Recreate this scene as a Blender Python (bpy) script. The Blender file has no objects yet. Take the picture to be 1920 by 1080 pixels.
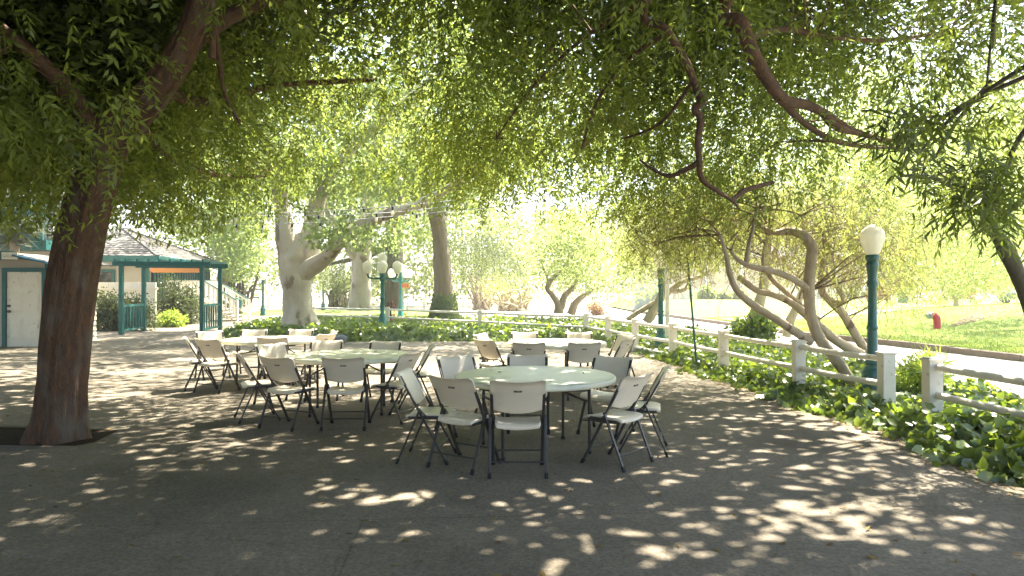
import bpy, math, random
import numpy as np
from mathutils import Vector, Matrix, noise
R = math.radians
rng = np.random.default_rng(11)
random.seed(11)
S = bpy.context.scene
COL = S.collection

# ------------------------------------------------------------------ camera, sky, sun, exposure
CAMH, F = 1.62, 1280.0
cd = bpy.data.cameras.new('camera'); cd.lens = 24; cd.sensor_width = 36
cd.clip_start = 0.05; cd.clip_end = 2000
cam = bpy.data.objects.new('camera', cd); COL.objects.link(cam)
cam.location = (0, 0, CAMH); cam.rotation_euler = (R(90), 0, 0)
S.camera = cam

SUN_EL, SUN_AZ = R(60), R(38)          # azimuth measured from +Y towards +X
SV = Vector((math.sin(SUN_AZ)*math.cos(SUN_EL), math.cos(SUN_AZ)*math.cos(SUN_EL), math.sin(SUN_EL)))
w = bpy.data.worlds.new("World"); S.world = w; w.use_nodes = True
nt = w.node_tree
sky = nt.nodes.new('ShaderNodeTexSky'); sky.sky_type = 'NISHITA'; sky.sun_disc = False
sky.sun_elevation = SUN_EL; sky.sun_rotation = SUN_AZ; sky.dust_density = 2.0
bg = nt.nodes['Background']; bg.inputs['Strength'].default_value = 0.10
nt.links.new(sky.outputs[0], bg.inputs['Color'])
ld = bpy.data.lights.new('sun', 'SUN'); ld.energy = 5.0; ld.angle = R(0.65); ld.color = (1, .92, .78)
lo = bpy.data.objects.new('sun', ld); COL.objects.link(lo); lo.location = (10, 10, 30)
lo.rotation_euler = SV.to_track_quat('Z', 'Y').to_euler()
vs = S.view_settings; vs.view_transform = 'Standard'; vs.look = 'None'; vs.gamma = 1; vs.exposure = 2.8
S.cycles.max_bounces = 7; S.cycles.diffuse_bounces = 4; S.cycles.glossy_bounces = 2
S.cycles.transmission_bounces = 5; S.cycles.transparent_max_bounces = 4
S.cycles.use_denoising = True
S.cycles.caustics_reflective = False; S.cycles.caustics_refractive = False

# ------------------------------------------------------------------ helpers
def P(px, py, d):
    return Vector(((px-960)/F*d, d, CAMH+(540-py)/F*d))
def G(px, py):
    d = F*CAMH/(py-540); return ((px-960)/F*d, d)

def mat(name, c1, c2=None, rough=.6, scale=6, bump=0, bscale=60, metal=0, spec=.4, c3=None, s3=1.5, t3=(.55, .7), stretch=(1,1,1), sub=0):
    m = bpy.data.materials.new(name); m.use_nodes = True
    t = m.node_tree; b = t.nodes['Principled BSDF']; L = t.links.new
    b.inputs['Roughness'].default_value = rough; b.inputs['Metallic'].default_value = metal
    b.inputs['Specular IOR Level'].default_value = spec
    c2 = c2 or tuple(x*.8 for x in c1)
    tc = t.nodes.new('ShaderNodeTexCoord'); mp = t.nodes.new('ShaderNodeMapping'); mp.inputs['Scale'].default_value = stretch
    L(tc.outputs['Object'], mp.inputs[0])
    n = t.nodes.new('ShaderNodeTexNoise'); n.inputs['Scale'].default_value = scale; n.inputs['Detail'].default_value = 6
    n.inputs['Roughness'].default_value = .65
    L(mp.outputs[0], n.inputs['Vector'])
    r = t.nodes.new('ShaderNodeValToRGB'); r.color_ramp.elements[0].position = .3; r.color_ramp.elements[1].position = .7
    r.color_ramp.elements[0].color = (*c1, 1); r.color_ramp.elements[1].color = (*c2, 1)
    L(n.outputs['Fac'], r.inputs[0]); out = r.outputs[0]
    if c3:
        n3 = t.nodes.new('ShaderNodeTexNoise'); n3.inputs['Scale'].default_value = s3; n3.inputs['Detail'].default_value = 5
        L(mp.outputs[0], n3.inputs['Vector'])
        r3 = t.nodes.new('ShaderNodeValToRGB'); r3.color_ramp.elements[0].position = t3[0]; r3.color_ramp.elements[1].position = t3[1]
        L(n3.outputs['Fac'], r3.inputs[0])
        mx = t.nodes.new('ShaderNodeMix'); mx.data_type = 'RGBA'
        L(r3.outputs[0], mx.inputs[0]); L(out, mx.inputs[6]); mx.inputs[7].default_value = (*c3, 1); out = mx.outputs[2]
    L(out, b.inputs['Base Color'])
    if bump:
        nb = t.nodes.new('ShaderNodeTexNoise'); nb.inputs['Scale'].default_value = bscale; nb.inputs['Detail'].default_value = 5
        L(mp.outputs[0], nb.inputs['Vector'])
        bp = t.nodes.new('ShaderNodeBump'); bp.inputs['Strength'].default_value = bump; bp.inputs['Distance'].default_value = .02
        L(nb.outputs['Fac'], bp.inputs['Height']); L(bp.outputs[0], b.inputs['Normal'])
    return m

def leafmat(name, refl, trans, refl2=None, trans2=None, fac=.5, gloss=.06, rough=.4):
    """diffuse + translucent leaf; every leaf has its own 'tint' between the two colours"""
    m = bpy.data.materials.new(name); m.use_nodes = True
    t = m.node_tree; L = t.links.new; t.nodes.remove(t.nodes['Principled BSDF'])
    out = t.nodes['Material Output']
    at = t.nodes.new('ShaderNodeAttribute'); at.attribute_name = 'tint'
    def mixc(a, b):
        x = t.nodes.new('ShaderNodeMix'); x.data_type = 'RGBA'
        x.inputs[6].default_value = (*a, 1); x.inputs[7].default_value = (*b, 1); L(at.outputs['Fac'], x.inputs[0]); return x.outputs[2]
    d = t.nodes.new('ShaderNodeBsdfDiffuse'); L(mixc(refl, refl2 or tuple(q*1.6 for q in refl)), d.inputs[0])
    tr = t.nodes.new('ShaderNodeBsdfTranslucent'); L(mixc(trans, trans2 or tuple(q*1.6 for q in trans)), tr.inputs[0])
    g = t.nodes.new('ShaderNodeBsdfGlossy'); g.inputs['Roughness'].default_value = rough
    m1 = t.nodes.new('ShaderNodeMixShader'); m1.inputs[0].default_value = fac; L(d.outputs[0], m1.inputs[1]); L(tr.outputs[0], m1.inputs[2])
    m2 = t.nodes.new('ShaderNodeMixShader'); m2.inputs[0].default_value = gloss; L(m1.outputs[0], m2.inputs[1]); L(g.outputs[0], m2.inputs[2])
    L(m2.outputs[0], out.inputs[0])
    return m

class MB:
    """collects geometry, then links it as ONE mesh object"""
    def __init__(s): s.v = []; s.f = []; s.m = []; s.sm = []
    def add(s, vs, fs, mi=0, smooth=False):
        o = len(s.v); s.v += [tuple(p) for p in vs]
        for f in fs: s.f.append(tuple(i+o for i in f)); s.m.append(mi); s.sm.append(smooth)
    def box(s, c, sz, M=None, mi=0):
        hx, hy, hz = sz[0]/2, sz[1]/2, sz[2]/2
        vs = [Vector((x, y, z)) for x in (-hx, hx) for y in (-hy, hy) for z in (-hz, hz)]
        if M is not None: vs = [M @ p for p in vs]
        vs = [p+Vector(c) for p in vs]
        s.add(vs, [(0,1,3,2),(4,6,7,5),(0,4,5,1),(2,3,7,6),(0,2,6,4),(1,5,7,3)], mi)
    def bar(s, a, b, wx, wy, up=(0,0,1), mi=0):
        a, b = Vector(a), Vector(b); d = b-a
        z = d.normalized(); u = Vector(up)
        if abs(z.dot(u)) > .98: u = Vector((0,1,0))
        x = u.cross(z).normalized(); y = z.cross(x)
        M = Matrix((x, y, z)).transposed()
        s.box((a+b)/2, (wx, wy, d.length), M, mi)
    def tube(s, pts, rad, n=8, mi=0, cap=True, flute=None):
        pts = [Vector(p) for p in pts]
        if not hasattr(rad, '__len__'): rad = [rad]*len(pts)
        ref = None; rings = []
        for i, p in enumerate(pts):
            t = (pts[min(i+1, len(pts)-1)]-pts[max(i-1, 0)]).normalized()
            if ref is None:
                ref = Vector((0,0,1)) if abs(t.z) < .9 else Vector((1,0,0))
            x = (ref - t*ref.dot(t)).normalized(); y = t.cross(x); ref = x
            rings.append([p + (x*math.cos(2*math.pi*k/n)+y*math.sin(2*math.pi*k/n))*rad[i]*(flute(i/(len(pts)-1), 2*math.pi*k/n) if flute else 1) for k in range(n)])
        vs = [q for r in rings for q in r]; fs = []
        for i in range(len(pts)-1):
            for k in range(n):
                fs.append((i*n+k, i*n+(k+1)%n, (i+1)*n+(k+1)%n, (i+1)*n+k))
        s.add(vs, fs, mi, True)
        if cap:
            s.add(rings[0], [tuple(range(n))[::-1]], mi); s.add(rings[-1], [tuple(range(n))], mi)
    def lathe(s, prof, n=24, c=(0,0,0), mi=0, smooth=True):
        c = Vector(c); vs = []; fs = []
        for r, z in prof:
            for k in range(n):
                a = 2*math.pi*k/n; vs.append(c+Vector((r*math.cos(a), r*math.sin(a), z)))
        for i in range(len(prof)-1):
            for k in range(n): fs.append((i*n+k, i*n+(k+1)%n, (i+1)*n+(k+1)%n, (i+1)*n+k))
        s.add(vs, fs, mi, smooth)
        s.add(vs[:n], [tuple(range(n))[::-1]], mi); s.add(vs[-n:], [tuple(range(n))], mi)
    def shell(s, fn, nu, nv, off, mi=0):
        """a curved panel with thickness: fn(u,v) is one face, + off the other"""
        A = [[Vector(fn(-1+2*i/nu, j/nv)) for i in range(nu+1)] for j in range(nv+1)]
        B = [[p+Vector(off) for p in row] for row in A]
        W = nu+1; vs = [p for r in A for p in r]+[p for r in B for p in r]; K = W*(nv+1); fs = []
        for j in range(nv):
            for i in range(nu):
                a = j*W+i; fs.append((a, a+1, a+W+1, a+W)); fs.append((K+a, K+a+W, K+a+W+1, K+a+1))
        for i in range(nu):
            fs.append((i, K+i, K+i+1, i+1)); a = nv*W+i; fs.append((a, a+1, K+a+1, K+a))
        for j in range(nv):
            a = j*W; fs.append((a, a+W, K+a+W, K+a)); a = j*W+nu; fs.append((a, K+a, K+a+W, a+W))
        s.add(vs, fs, mi, True)
    def build(s, name, mats, parent=None, origin=(0,0,0), bevel=0, kind=None):
        me = bpy.data.meshes.new(name); o = Vector(origin)
        me.from_pydata([Vector(p)-o for p in s.v], [], s.f)
        for m in (mats if isinstance(mats, (list, tuple)) else [mats]): me.materials.append(m)
        me.polygons.foreach_set('material_index', s.m); me.polygons.foreach_set('use_smooth', s.sm)
        me.update()
        ob = bpy.data.objects.new(name, me); COL.objects.link(ob)
        if parent: ob.parent = parent
        else: ob.location = o
        if bevel:
            b = ob.modifiers.new('edge', 'BEVEL'); b.width = bevel; b.segments = 2; b.limit_method = 'ANGLE'; b.angle_limit = R(40)
        if kind: ob['kind'] = kind
        return ob

def tag(o, label, cat, group=None):
    o['label'] = label; o['category'] = cat
    if group: o['group'] = group
    return o
def thing(name, label, cat, loc=(0,0,0), rz=0, group=None):
    o = bpy.data.objects.new(name, None); COL.objects.link(o); o.empty_display_size = .2
    o.location = loc; o.rotation_euler = (0, 0, rz); return tag(o, label, cat, group)
def dup(root, loc, rz, label):
    r = root.copy(); COL.objects.link(r); r.location = loc; r.rotation_euler = (0, 0, rz); r['label'] = label
    for ch in list(root.children):
        c = ch.copy(); COL.objects.link(c); c.parent = r
        for g in list(ch.children):
            q = g.copy(); COL.objects.link(q); q.parent = c
    return r

def smooth_path(pts, rad, per=4):
    """Catmull-Rom through the points"""
    pts = [Vector(p) for p in pts]; n = len(pts); op = []; orr = []
    for i in range(n-1):
        p0, p1, p2, p3 = pts[max(i-1,0)], pts[i], pts[i+1], pts[min(i+2,n-1)]
        for k in range(per):
            t = k/per
            op.append(.5*((2*p1)+(p2-p0)*t+(2*p0-5*p1+4*p2-p3)*t*t+(3*p1-p0-3*p2+p3)*t**3)); orr.append(rad[i]*(1-t)+rad[i+1]*t)
    op.append(pts[-1]); orr.append(rad[-1]); return op, orr

def limb(mb, pxs, n=10, per=4, wob=.06):
    """pxs: (px, py, depth, half width in px) joints of a limb, each at its own depth"""
    pts = [P(a, b, d) for a, b, d, r in pxs]; rad = [r*d/F for a, b, d, r in pxs]
    pts, rad = smooth_path(pts, rad, per)
    ph = [random.uniform(0, 6.28) for _ in range(4)]
    mb.tube(pts, rad, n, flute=lambda t, a: 1+wob*math.sin(2*a+ph[0]+9*t)+wob*.8*math.sin(3*a+ph[1]-14*t)+wob*.7*math.sin(23*t+ph[2])+wob*2.2*noise.noise((1.6*math.cos(a)+ph[3], 1.6*math.sin(a), 17*t)))
    return pts
def limb3(mb, pts, rad, n=8, per=4, wob=.06):
    p, r = smooth_path(pts, rad, per); ph = [random.uniform(0, 6.28) for _ in range(4)]
    mb.tube(p, r, n, flute=lambda t, a: 1+wob*math.sin(2*a+ph[0]+9*t)+wob*.8*math.sin(3*a+ph[1]-14*t)+wob*2.2*noise.noise((1.6*math.cos(a)+ph[3], 1.6*math.sin(a), 17*t)))
    return p

# ---- leaves -------------------------------------------------------
def nrm(a): return a/np.maximum(np.linalg.norm(a, axis=-1, keepdims=True), 1e-9)
def leafmesh(name, V, m, parent=None, origin=(0,0,0), faces=((0,1,2,3),), kind=None, tint=None):
    V = np.asarray(V, np.float32); N, K, _ = V.shape
    V = V-np.array(origin, np.float32)
    me = bpy.data.meshes.new(name); me.vertices.add(N*K); me.vertices.foreach_set('co', V.reshape(-1))
    fa = np.array(faces, np.int32); nf, q = fa.shape
    li = (np.arange(N, dtype=np.int32)[:, None, None]*K+fa[None]).reshape(-1)
    me.loops.add(len(li)); me.loops.foreach_set('vertex_index', li)
    me.polygons.add(N*nf); me.polygons.foreach_set('loop_start', np.arange(N*nf, dtype=np.int32)*q)
    me.update(calc_edges=True)
    tv = rng.beta(2, 2, N).astype(np.float32) if tint is None else tint.astype(np.float32)
    at = me.attributes.new('tint', 'FLOAT', 'FACE'); at.data.foreach_set('value', np.repeat(tv, nf))
    me.materials.append(m)
    ob = bpy.data.objects.new(name, me); COL.objects.link(ob)
    if parent: ob.parent = parent
    else: ob.location = origin
    if kind: ob['kind'] = kind
    return ob

def diamonds(p, d, ww, L, W, fold=.25):
    """p base, d direction, ww width direction; -> (N,4,3)"""
    nn = np.cross(d, ww)
    L = np.asarray(L)[..., None] if np.ndim(L) else L; W = np.asarray(W)[..., None] if np.ndim(W) else W
    m = p+d*L*.42+nn*W*fold
    return np.stack([p, m+ww*W*.5, p+d*L-nn*W*fold*.6, m-ww*W*.5], 1)

def sprays(C, D, RL, K, ll, lw, droop=.35, ang=50):
    """pinnate sprays hanging from C along D with K leaflet pairs"""
    N = len(C); D = nrm(D); out = []
    up = nrm(np.array([0,0,1.])+rng.normal(0, .55, (N,3)))
    RL = np.broadcast_to(RL, (N,))[:, None]
    for k in range(K):
        t = (k+.6)/K
        p = C+D*RL*t; p[:, 2] -= droop*RL[:, 0]*t*t
        T = D.copy(); T[:, 2] -= 2*droop*t; T = nrm(T)
        Sd = nrm(np.cross(T, up)); Nn = np.cross(Sd, T)
        a = R(ang)*(1-.45*t)
        for sg in (-1, 1):
            d = nrm(T*math.cos(a)+Sd*sg*math.sin(a)+rng.normal(0, .16, (N,3))+np.array([0,0,-.15]))
            ww = nrm(np.cross(d, nrm(Nn+rng.normal(0, .45, (N,3)))))
            s = rng.uniform(.7, 1.15, N)*(1-.35*abs(t-.4))
            out.append(diamonds(p, d, ww, ll*s, lw*s))
    return np.concatenate(out)

def cloud(C, RAD, n_each, L, W, hang=.0, shell=.35):
    """loose leaves in ellipsoidal clumps"""
    C = np.asarray(C); M = len(C); RAD = np.broadcast_to(np.asarray(RAD), (M,3))
    n = M*n_each
    q = nrm(rng.normal(0, 1, (n,3)))*(rng.uniform(0, 1, (n,1))**shell)
    p = np.repeat(C, n_each, 0)+q*np.repeat(RAD, n_each, 0)
    d = nrm(rng.normal(0, 1, (n,3))+np.array([0,0,-hang])+q*.5)
    ww = nrm(np.cross(d, rng.normal(0, 1, (n,3))))
    s = rng.uniform(.6, 1.25, n)
    return diamonds(p, d, ww, L*s, W*s, .15)

# ------------------------------------------------------------------ sun gaps in the near canopy (leaves cut out where sun patches should land)
X0, X1, Y0, Y1, RES = -16., 12., -2., 26., .02
MASK = np.zeros((int((Y1-Y0)/RES), int((X1-X0)/RES)), bool)
def hole(x, y, r, asp=1., rot=0.):
    k = int(r*max(asp, 1)/RES)+2; ix, iy = int((x-X0)/RES), int((y-Y0)/RES)
    a, b, c, d = max(ix-k, 0), min(ix+k+1, MASK.shape[1]), max(iy-k, 0), min(iy+k+1, MASK.shape[0])
    if a >= b or c >= d: return
    xx = (np.arange(a, b)-ix)[None]*RES; yy = (np.arange(c, d)-iy)[:, None]*RES
    u = xx*math.cos(rot)+yy*math.sin(rot); v = -xx*math.sin(rot)+yy*math.cos(rot)
    MASK[c:d, a:b] |= (u/asp)**2+v**2 < r*r
def cluster(x, y, sig, n, r0=.02, r1=.06, asp=1.7):
    rot = random.uniform(-.5, .5)
    for _ in range(n):
        g, h = random.gauss(0, sig*asp), random.gauss(0, sig*.7)
        hole(x+g*math.cos(rot)-h*math.sin(rot), y+g*math.sin(rot)+h*math.cos(rot), random.uniform(r0, r1), random.uniform(1, 1.8), rot)
for px, py, sg, n, r1 in [(750,932,.16,34,.08),(1050,962,.26,40,.07),(1640,955,.34,70,.09),(1530,866,.5,80,.08),(1300,840,.5,60,.06),
        (340,850,.35,20,.06),(590,842,.4,30,.06),(905,890,.25,25,.06),(700,1000,.3,14,.05),(480,950,.35,16,.05),(1150,1040,.25,14,.06),
        (1400,795,.8,110,.07),(1700,885,.5,60,.06),(150,950,.3,10,.05),(1850,1005,.35,30,.07),(300,885,.3,12,.05),(1120,905,.3,20,.06),
        (1350,745,.8,120,.08),(1250,720,.8,120,.09),(1450,900,.5,50,.07),(1560,1010,.4,40,.07),(1400,1000,.4,24,.06),(660,905,.3,18,.05),
        (950,1000,.3,16,.05),(1000,850,.3,20,.05),(560,870,.3,20,.06),(1750,960,.3,30,.07),(1300,960,.4,30,.06),(820,1040,.3,14,.05),
        (420,800,.4,22,.06),(250,770,.5,24,.07),(330,730,.6,60,.1),(200,740,.5,60,.12),(150,705,1.2,160,.14),(360,705,1.2,160,.14),
        (640,720,.5,30,.07),(900,735,.4,40,.07),(760,745,.5,30,.07),(1100,750,.4,24,.06),(1000,705,.35,22,.06),(620,668,.4,20,.06),(1150,715,.3,20,.06)]:
    x, y = G(px, py); cluster(x, y, sg, int(n*1.5), .015, r1*.8)
for _ in range(230):                       # a thin scatter everywhere
    x, y = random.uniform(-11, 5), random.uniform(3.5, 12.5)
    cluster(x, y, .12, random.randint(2, 6), .015, .045)
for _ in range(260):                       # more gaps cut to let sun onto the ivy bed and terrace back
    x, y = random.uniform(3.2, 8), random.uniform(5, 14)
    cluster(x, y, .25, 8, .03, .1)
for _ in range(200):
    x, y = random.uniform(-12, 4), random.uniform(11.6, 16)
    cluster(x, y, .3, 10, .04, .16)
def sunfilter(V): return V[sunkeep(V)]
def sunkeep(V):
    keep = np.ones(len(V), bool)
    for q in (V.mean(1),):
        gx = q[:, 0]-SV.x/SV.z*q[:, 2]; gy = q[:, 1]-SV.y/SV.z*q[:, 2]
        ix = ((gx-X0)/RES).astype(int); iy = ((gy-Y0)/RES).astype(int)
        ok = (ix >= 0) & (ix < MASK.shape[1]) & (iy >= 0) & (iy < MASK.shape[0])
        keep &= ~(ok & MASK[np.clip(iy, 0, MASK.shape[0]-1), np.clip(ix, 0, MASK.shape[1]-1)])
    return keep

# ------------------------------------------------------------------ materials
M = {}
def concrete(name, a, b, stain):
    m = mat(name, a, b, rough=.9, scale=1.3, bump=.35, bscale=90, spec=.25, c3=stain, s3=.45, t3=(.5, .68))
    t = m.node_tree; L = t.links.new; bs = t.nodes['Principled BSDF']
    src = bs.inputs['Base Color'].links[0].from_socket
    tc = t.nodes.new('ShaderNodeTexCoord')
    # speckle
    n = t.nodes.new('ShaderNodeTexNoise'); n.inputs['Scale'].default_value = 45; n.inputs['Detail'].default_value = 8; L(tc.outputs['Object'], n.inputs['Vector'])
    mr = t.nodes.new('ShaderNodeMapRange'); mr.inputs[1].default_value = .3; mr.inputs[2].default_value = .7; mr.inputs[3].default_value = .7; mr.inputs[4].default_value = 1.25
    L(n.outputs['Fac'], mr.inputs[0])
    mu = t.nodes.new('ShaderNodeMix'); mu.data_type = 'RGBA'; mu.blend_type = 'MULTIPLY'; mu.inputs[0].default_value = 1
    L(src, mu.inputs[6]); L(mr.outputs[0], mu.inputs[7])
    # hairline cracks
    n2 = t.nodes.new('ShaderNodeTexNoise'); n2.inputs['Scale'].default_value = 1.1; n2.inputs['Detail'].default_value = 4; L(tc.outputs['Object'], n2.inputs['Vector'])
    ad = t.nodes.new('ShaderNodeVectorMath'); ad.operation = 'MULTIPLY_ADD'; ad.inputs[1].default_value = (.9, .9, .9); L(n2.outputs['Color'], ad.inputs[0]); L(tc.outputs['Object'], ad.inputs[2])
    vo = t.nodes.new('ShaderNodeTexVoronoi'); vo.feature = 'DISTANCE_TO_EDGE'; vo.inputs['Scale'].default_value = .34; L(ad.outputs[0], vo.inputs['Vector'])
    cr = t.nodes.new('ShaderNodeMapRange'); cr.inputs[1].default_value = .0; cr.inputs[2].default_value = .004; cr.inputs[3].default_value = .78; cr.inputs[4].default_value = 1
    L(vo.outputs['Distance'], cr.inputs[0])
    # slab joints
    br = t.nodes.new('ShaderNodeTexBrick'); br.inputs['Scale'].default_value = 1; br.inputs['Brick Width'].default_value = 4.2; br.inputs['Row Height'].default_value = 3.1
    br.inputs['Mortar Size'].default_value = .008; br.inputs['Color1'].default_value = (1,1,1,1); br.inputs['Color2'].default_value = (1,1,1,1); br.inputs['Mortar'].default_value = (.74,.74,.74,1)
    mp = t.nodes.new('ShaderNodeMapping'); mp.inputs['Rotation'].default_value = (0,0,R(-4)); mp.inputs['Location'].default_value = (.7, 1.4, 0)
    L(tc.outputs['Object'], mp.inputs[0]); L(mp.outputs[0], br.inputs['Vector'])
    m2 = t.nodes.new('ShaderNodeMix'); m2.data_type = 'RGBA'; m2.blend_type = 'MULTIPLY'; m2.inputs[0].default_value = 1
    L(mu.outputs[2], m2.inputs[6]); L(cr.outputs[0], m2.inputs[7])
    m3 = t.nodes.new('ShaderNodeMix'); m3.data_type = 'RGBA'; m3.blend_type = 'MULTIPLY'; m3.inputs[0].default_value = 1
    L(m2.outputs[2], m3.inputs[6]); L(br.outputs['Color'], m3.inputs[7])
    L(m3.outputs[2], bs.inputs['Base Color'])
    return m
M['concrete'] = concrete('concrete', (.225, .193, .145), (.16, .138, .104), (.105, .092, .066))
M['pale'] = mat('pale_ground', (.32, .29, .23), (.25, .23, .18), rough=.95, scale=1.2, bump=.2)
M['road'] = mat('road_concrete', (.40, .39, .37), (.32, .31, .30), rough=.9, scale=2, bump=.2)
M['soil'] = mat('soil', (.055, .042, .03), (.03, .023, .016), rough=1, spec=.05, scale=9, bump=.8, bscale=30)
M['lawn'] = mat('lawn_green', (.15, .21, .035), (.21, .26, .06), rough=.9, scale=3, bump=.7, bscale=50, c3=(.2, .2, .07), s3=.6, spec=.2)
M['kerb'] = mat('kerb_stone', (.26, .20, .16), (.17, .13, .105), rough=.9, scale=5, bump=.5, bscale=25)
M['plastic'] = mat('almond_plastic', (.83, .735, .575), (.78, .685, .53), rough=.42, scale=5, bump=.06, bscale=250, spec=.45, c3=(.62,.58,.49), s3=3)
M['tabletop'] = mat('table_plastic', (.80, .79, .61), (.74, .73, .55), rough=.38, scale=3, bump=.06, bscale=200, spec=.5, c3=(.55,.56,.46), s3=2)
M['steel'] = mat('dark_steel', (.055, .05, .045), (.04, .037, .033), rough=.45, scale=20, spec=.5)
M['rubber'] = mat('black_rubber', (.02, .02, .02), rough=.8)
M['slot'] = mat('slot_dark', (.018, .017, .016), rough=.6)
M['white'] = mat('white_paint', (.85, .785, .67), (.78, .72, .61), rough=.5, scale=4, bump=.15, bscale=40, c3=(.42, .38, .30), s3=9, t3=(.62, .76))
M['siding'] = mat('cream_siding', (.52, .48, .40), (.46, .43, .36), rough=.7, scale=2, bump=.1)
M['teal'] = mat('teal_paint', (.012, .125, .12), (.009, .095, .095), rough=.5, scale=5, bump=.1)
M['tealblue'] = mat('blue_paint', (.03, .16, .27), (.025, .13, .22), rough=.5, scale=5)
M['post'] = mat('green_post_paint', (.012, .105, .085), (.008, .075, .062), rough=.35, scale=8, bump=.1, spec=.6, c3=(.02,.13,.105), s3=14)
M['teallamp'] = mat('teal_lamp_paint', (.018, .17, .15), (.013, .13, .115), rough=.4, scale=8)
M['shingle'] = mat('shingles', (.20, .185, .17), (.125, .115, .105), rough=.95, scale=7, bump=.8, bscale=18, stretch=(1, 1, 3))
M['glassdark'] = mat('dark_glass', (.015, .02, .02), (.03, .035, .035), rough=.12, scale=1.5, spec=.8)
M['orange'] = mat('orange_board', (.55, .24, .07), (.48, .2, .06), rough=.6, scale=9)
M['red'] = mat('red_paint', (.55, .03, .05), (.46, .025, .04), rough=.45, scale=8)
M['grey'] = mat('grey_metal', (.34, .37, .36), (.29, .32, .31), rough=.5, scale=3)
M['bark_red'] = mat('red_brown_bark', (.165, .085, .046), (.062, .043, .032), rough=.95, scale=22, bump=1, bscale=70, stretch=(1, 1, .42), c3=(.16, .13, .10), s3=6, t3=(.5, .72))
M['bark_limb'] = mat('limb_bark', (.15, .08, .046), (.07, .045, .032), rough=.95, scale=9, bump=.8, bscale=40)
M['bark_syc'] = mat('sycamore_bark', (.62, .55, .45), (.44, .37, .28), rough=.9, scale=2.5, bump=.5, bscale=14, c3=(.26, .2, .14), s3=2.2, t3=(.58, .64), stretch=(1,1,.5))
M['bark_brown'] = mat('brown_bark', (.32, .25, .18), (.20, .15, .11), rough=.95, scale=7, bump=1, bscale=22, stretch=(1,1,.2))
M['bark_dark'] = mat('dark_bark', (.09, .075, .05), (.055, .05, .03), rough=.95, scale=6, bump=1, bscale=20, stretch=(1,1,.3))
M['bark_grey'] = mat('grey_tan_bark', (.46, .375, .26), (.31, .24, .165), rough=.9, scale=6, bump=.6, bscale=26, c3=(.16, .1, .07), s3=5, t3=(.6,.68), stretch=(1,1,.6))
M['bark_pale'] = mat('pale_bark', (.47, .40, .28), (.35, .29, .19), rough=.9, scale=6, bump=.5, bscale=30, c3=(.14, .09, .06), s3=6, t3=(.66,.72))
M['twig'] = mat('brown_twigs', (.23, .15, .085), (.15, .10, .06), rough=.95, scale=20)
M['rock'] = mat('grey_rock', (.20, .22, .24), (.14, .15, .17), rough=.9, scale=6, bump=.6)
M['wire'] = mat('wire_black', (.12, .12, .11), rough=.6)
M['deadleaf'] = leafmat('dry_leaf', (.16, .09, .035), (.12, .07, .02), (.32, .24, .08), (.25, .2, .05), fac=.25, gloss=.02)
def globe_mat():
    m = bpy.data.materials.new('milky_globe'); m.use_nodes = True; t = m.node_tree; L = t.links.new
    t.nodes.remove(t.nodes['Principled BSDF']); d = t.nodes.new('ShaderNodeBsdfDiffuse'); d.inputs[0].default_value = (.86, .83, .72, 1)
    tr = t.nodes.new('ShaderNodeBsdfTranslucent'); tr.inputs[0].default_value = (.88, .85, .72, 1)
    g = t.nodes.new('ShaderNodeBsdfGlossy'); g.inputs['Roughness'].default_value = .25
    n = t.nodes.new('ShaderNodeTexNoise'); n.inputs['Scale'].default_value = 6
    mr = t.nodes.new('ShaderNodeMapRange'); mr.inputs[3].default_value = .42; mr.inputs[4].default_value = .6; L(n.outputs['Fac'], mr.inputs[0])
    a = t.nodes.new('ShaderNodeMixShader'); L(mr.outputs[0], a.inputs[0]); L(d.outputs[0], a.inputs[1]); L(tr.outputs[0], a.inputs[2])
    b = t.nodes.new('ShaderNodeMixShader'); b.inputs[0].default_value = .06; L(a.outputs[0], b.inputs[1]); L(g.outputs[0], b.inputs[2])
    L(b.outputs[0], t.nodes['Material Output'].inputs[0]); return m
M['globe'] = globe_mat()
M['leaf'] = leafmat('pepper_leaf', (.06, .095, .014), (.25, .33, .05), (.12, .16, .032), (.50, .57, .11), fac=.55, gloss=.025, rough=.45)
M['leaf_top'] = leafmat('pepper_leaf_upper', (.06, .09, .018), (.12, .17, .02), (.10, .14, .03), (.22, .27, .04), fac=.45, gloss=.04)
M['leaf_long'] = leafmat('long_leaf', (.05, .07, .013), (.14, .19, .02), (.085, .11, .022), (.28, .34, .05), fac=.42, gloss=.03, rough=.4)
M['leaf_olive'] = leafmat('olive_leaf', (.12, .15, .035), (.38, .44, .08), (.19, .20, .06), (.54, .56, .14), fac=.5, gloss=.04)
M['leaf_syc'] = leafmat('sycamore_leaf', (.11, .165, .04), (.33, .43, .11), (.17, .235, .06), (.48, .57, .19), fac=.52, gloss=.05)
M['leaf_bright'] = leafmat('bright_leaf', (.13, .18, .04), (.42, .51, .15), (.20, .26, .06), (.58, .65, .24), fac=.5, gloss=.04)
M['leaf_dark'] = leafmat('dark_needles', (.045, .065, .025), (.09, .13, .035), (.09, .11, .045), (.18, .22, .06), fac=.35, gloss=.03)
M['leaf_wood'] = leafmat('wood_leaf', (.10, .14, .04), (.22, .28, .06), (.19, .22, .07), (.4, .45, .11), fac=.45, gloss=.03)
M['ivy'] = leafmat('ivy_leaf', (.05, .10, .016), (.19, .30, .025), (.14, .20, .028), (.42, .52, .05), fac=.45, gloss=.07, rough=.38)
M['fern'] = leafmat('fern_leaf', (.16, .22, .03), (.4, .5, .06), fac=.5)
M['yucca'] = leafmat('yucca_leaf', (.09, .12, .06), (.08, .12, .04), (.2, .23, .14), (.12, .16, .06), fac=.25, gloss=.1)
M['blossom'] = leafmat('pink_blossom', (.5, .06, .12), (.5, .06, .1), (.6, .12, .2), (.6, .15, .2), fac=.4)
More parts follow.
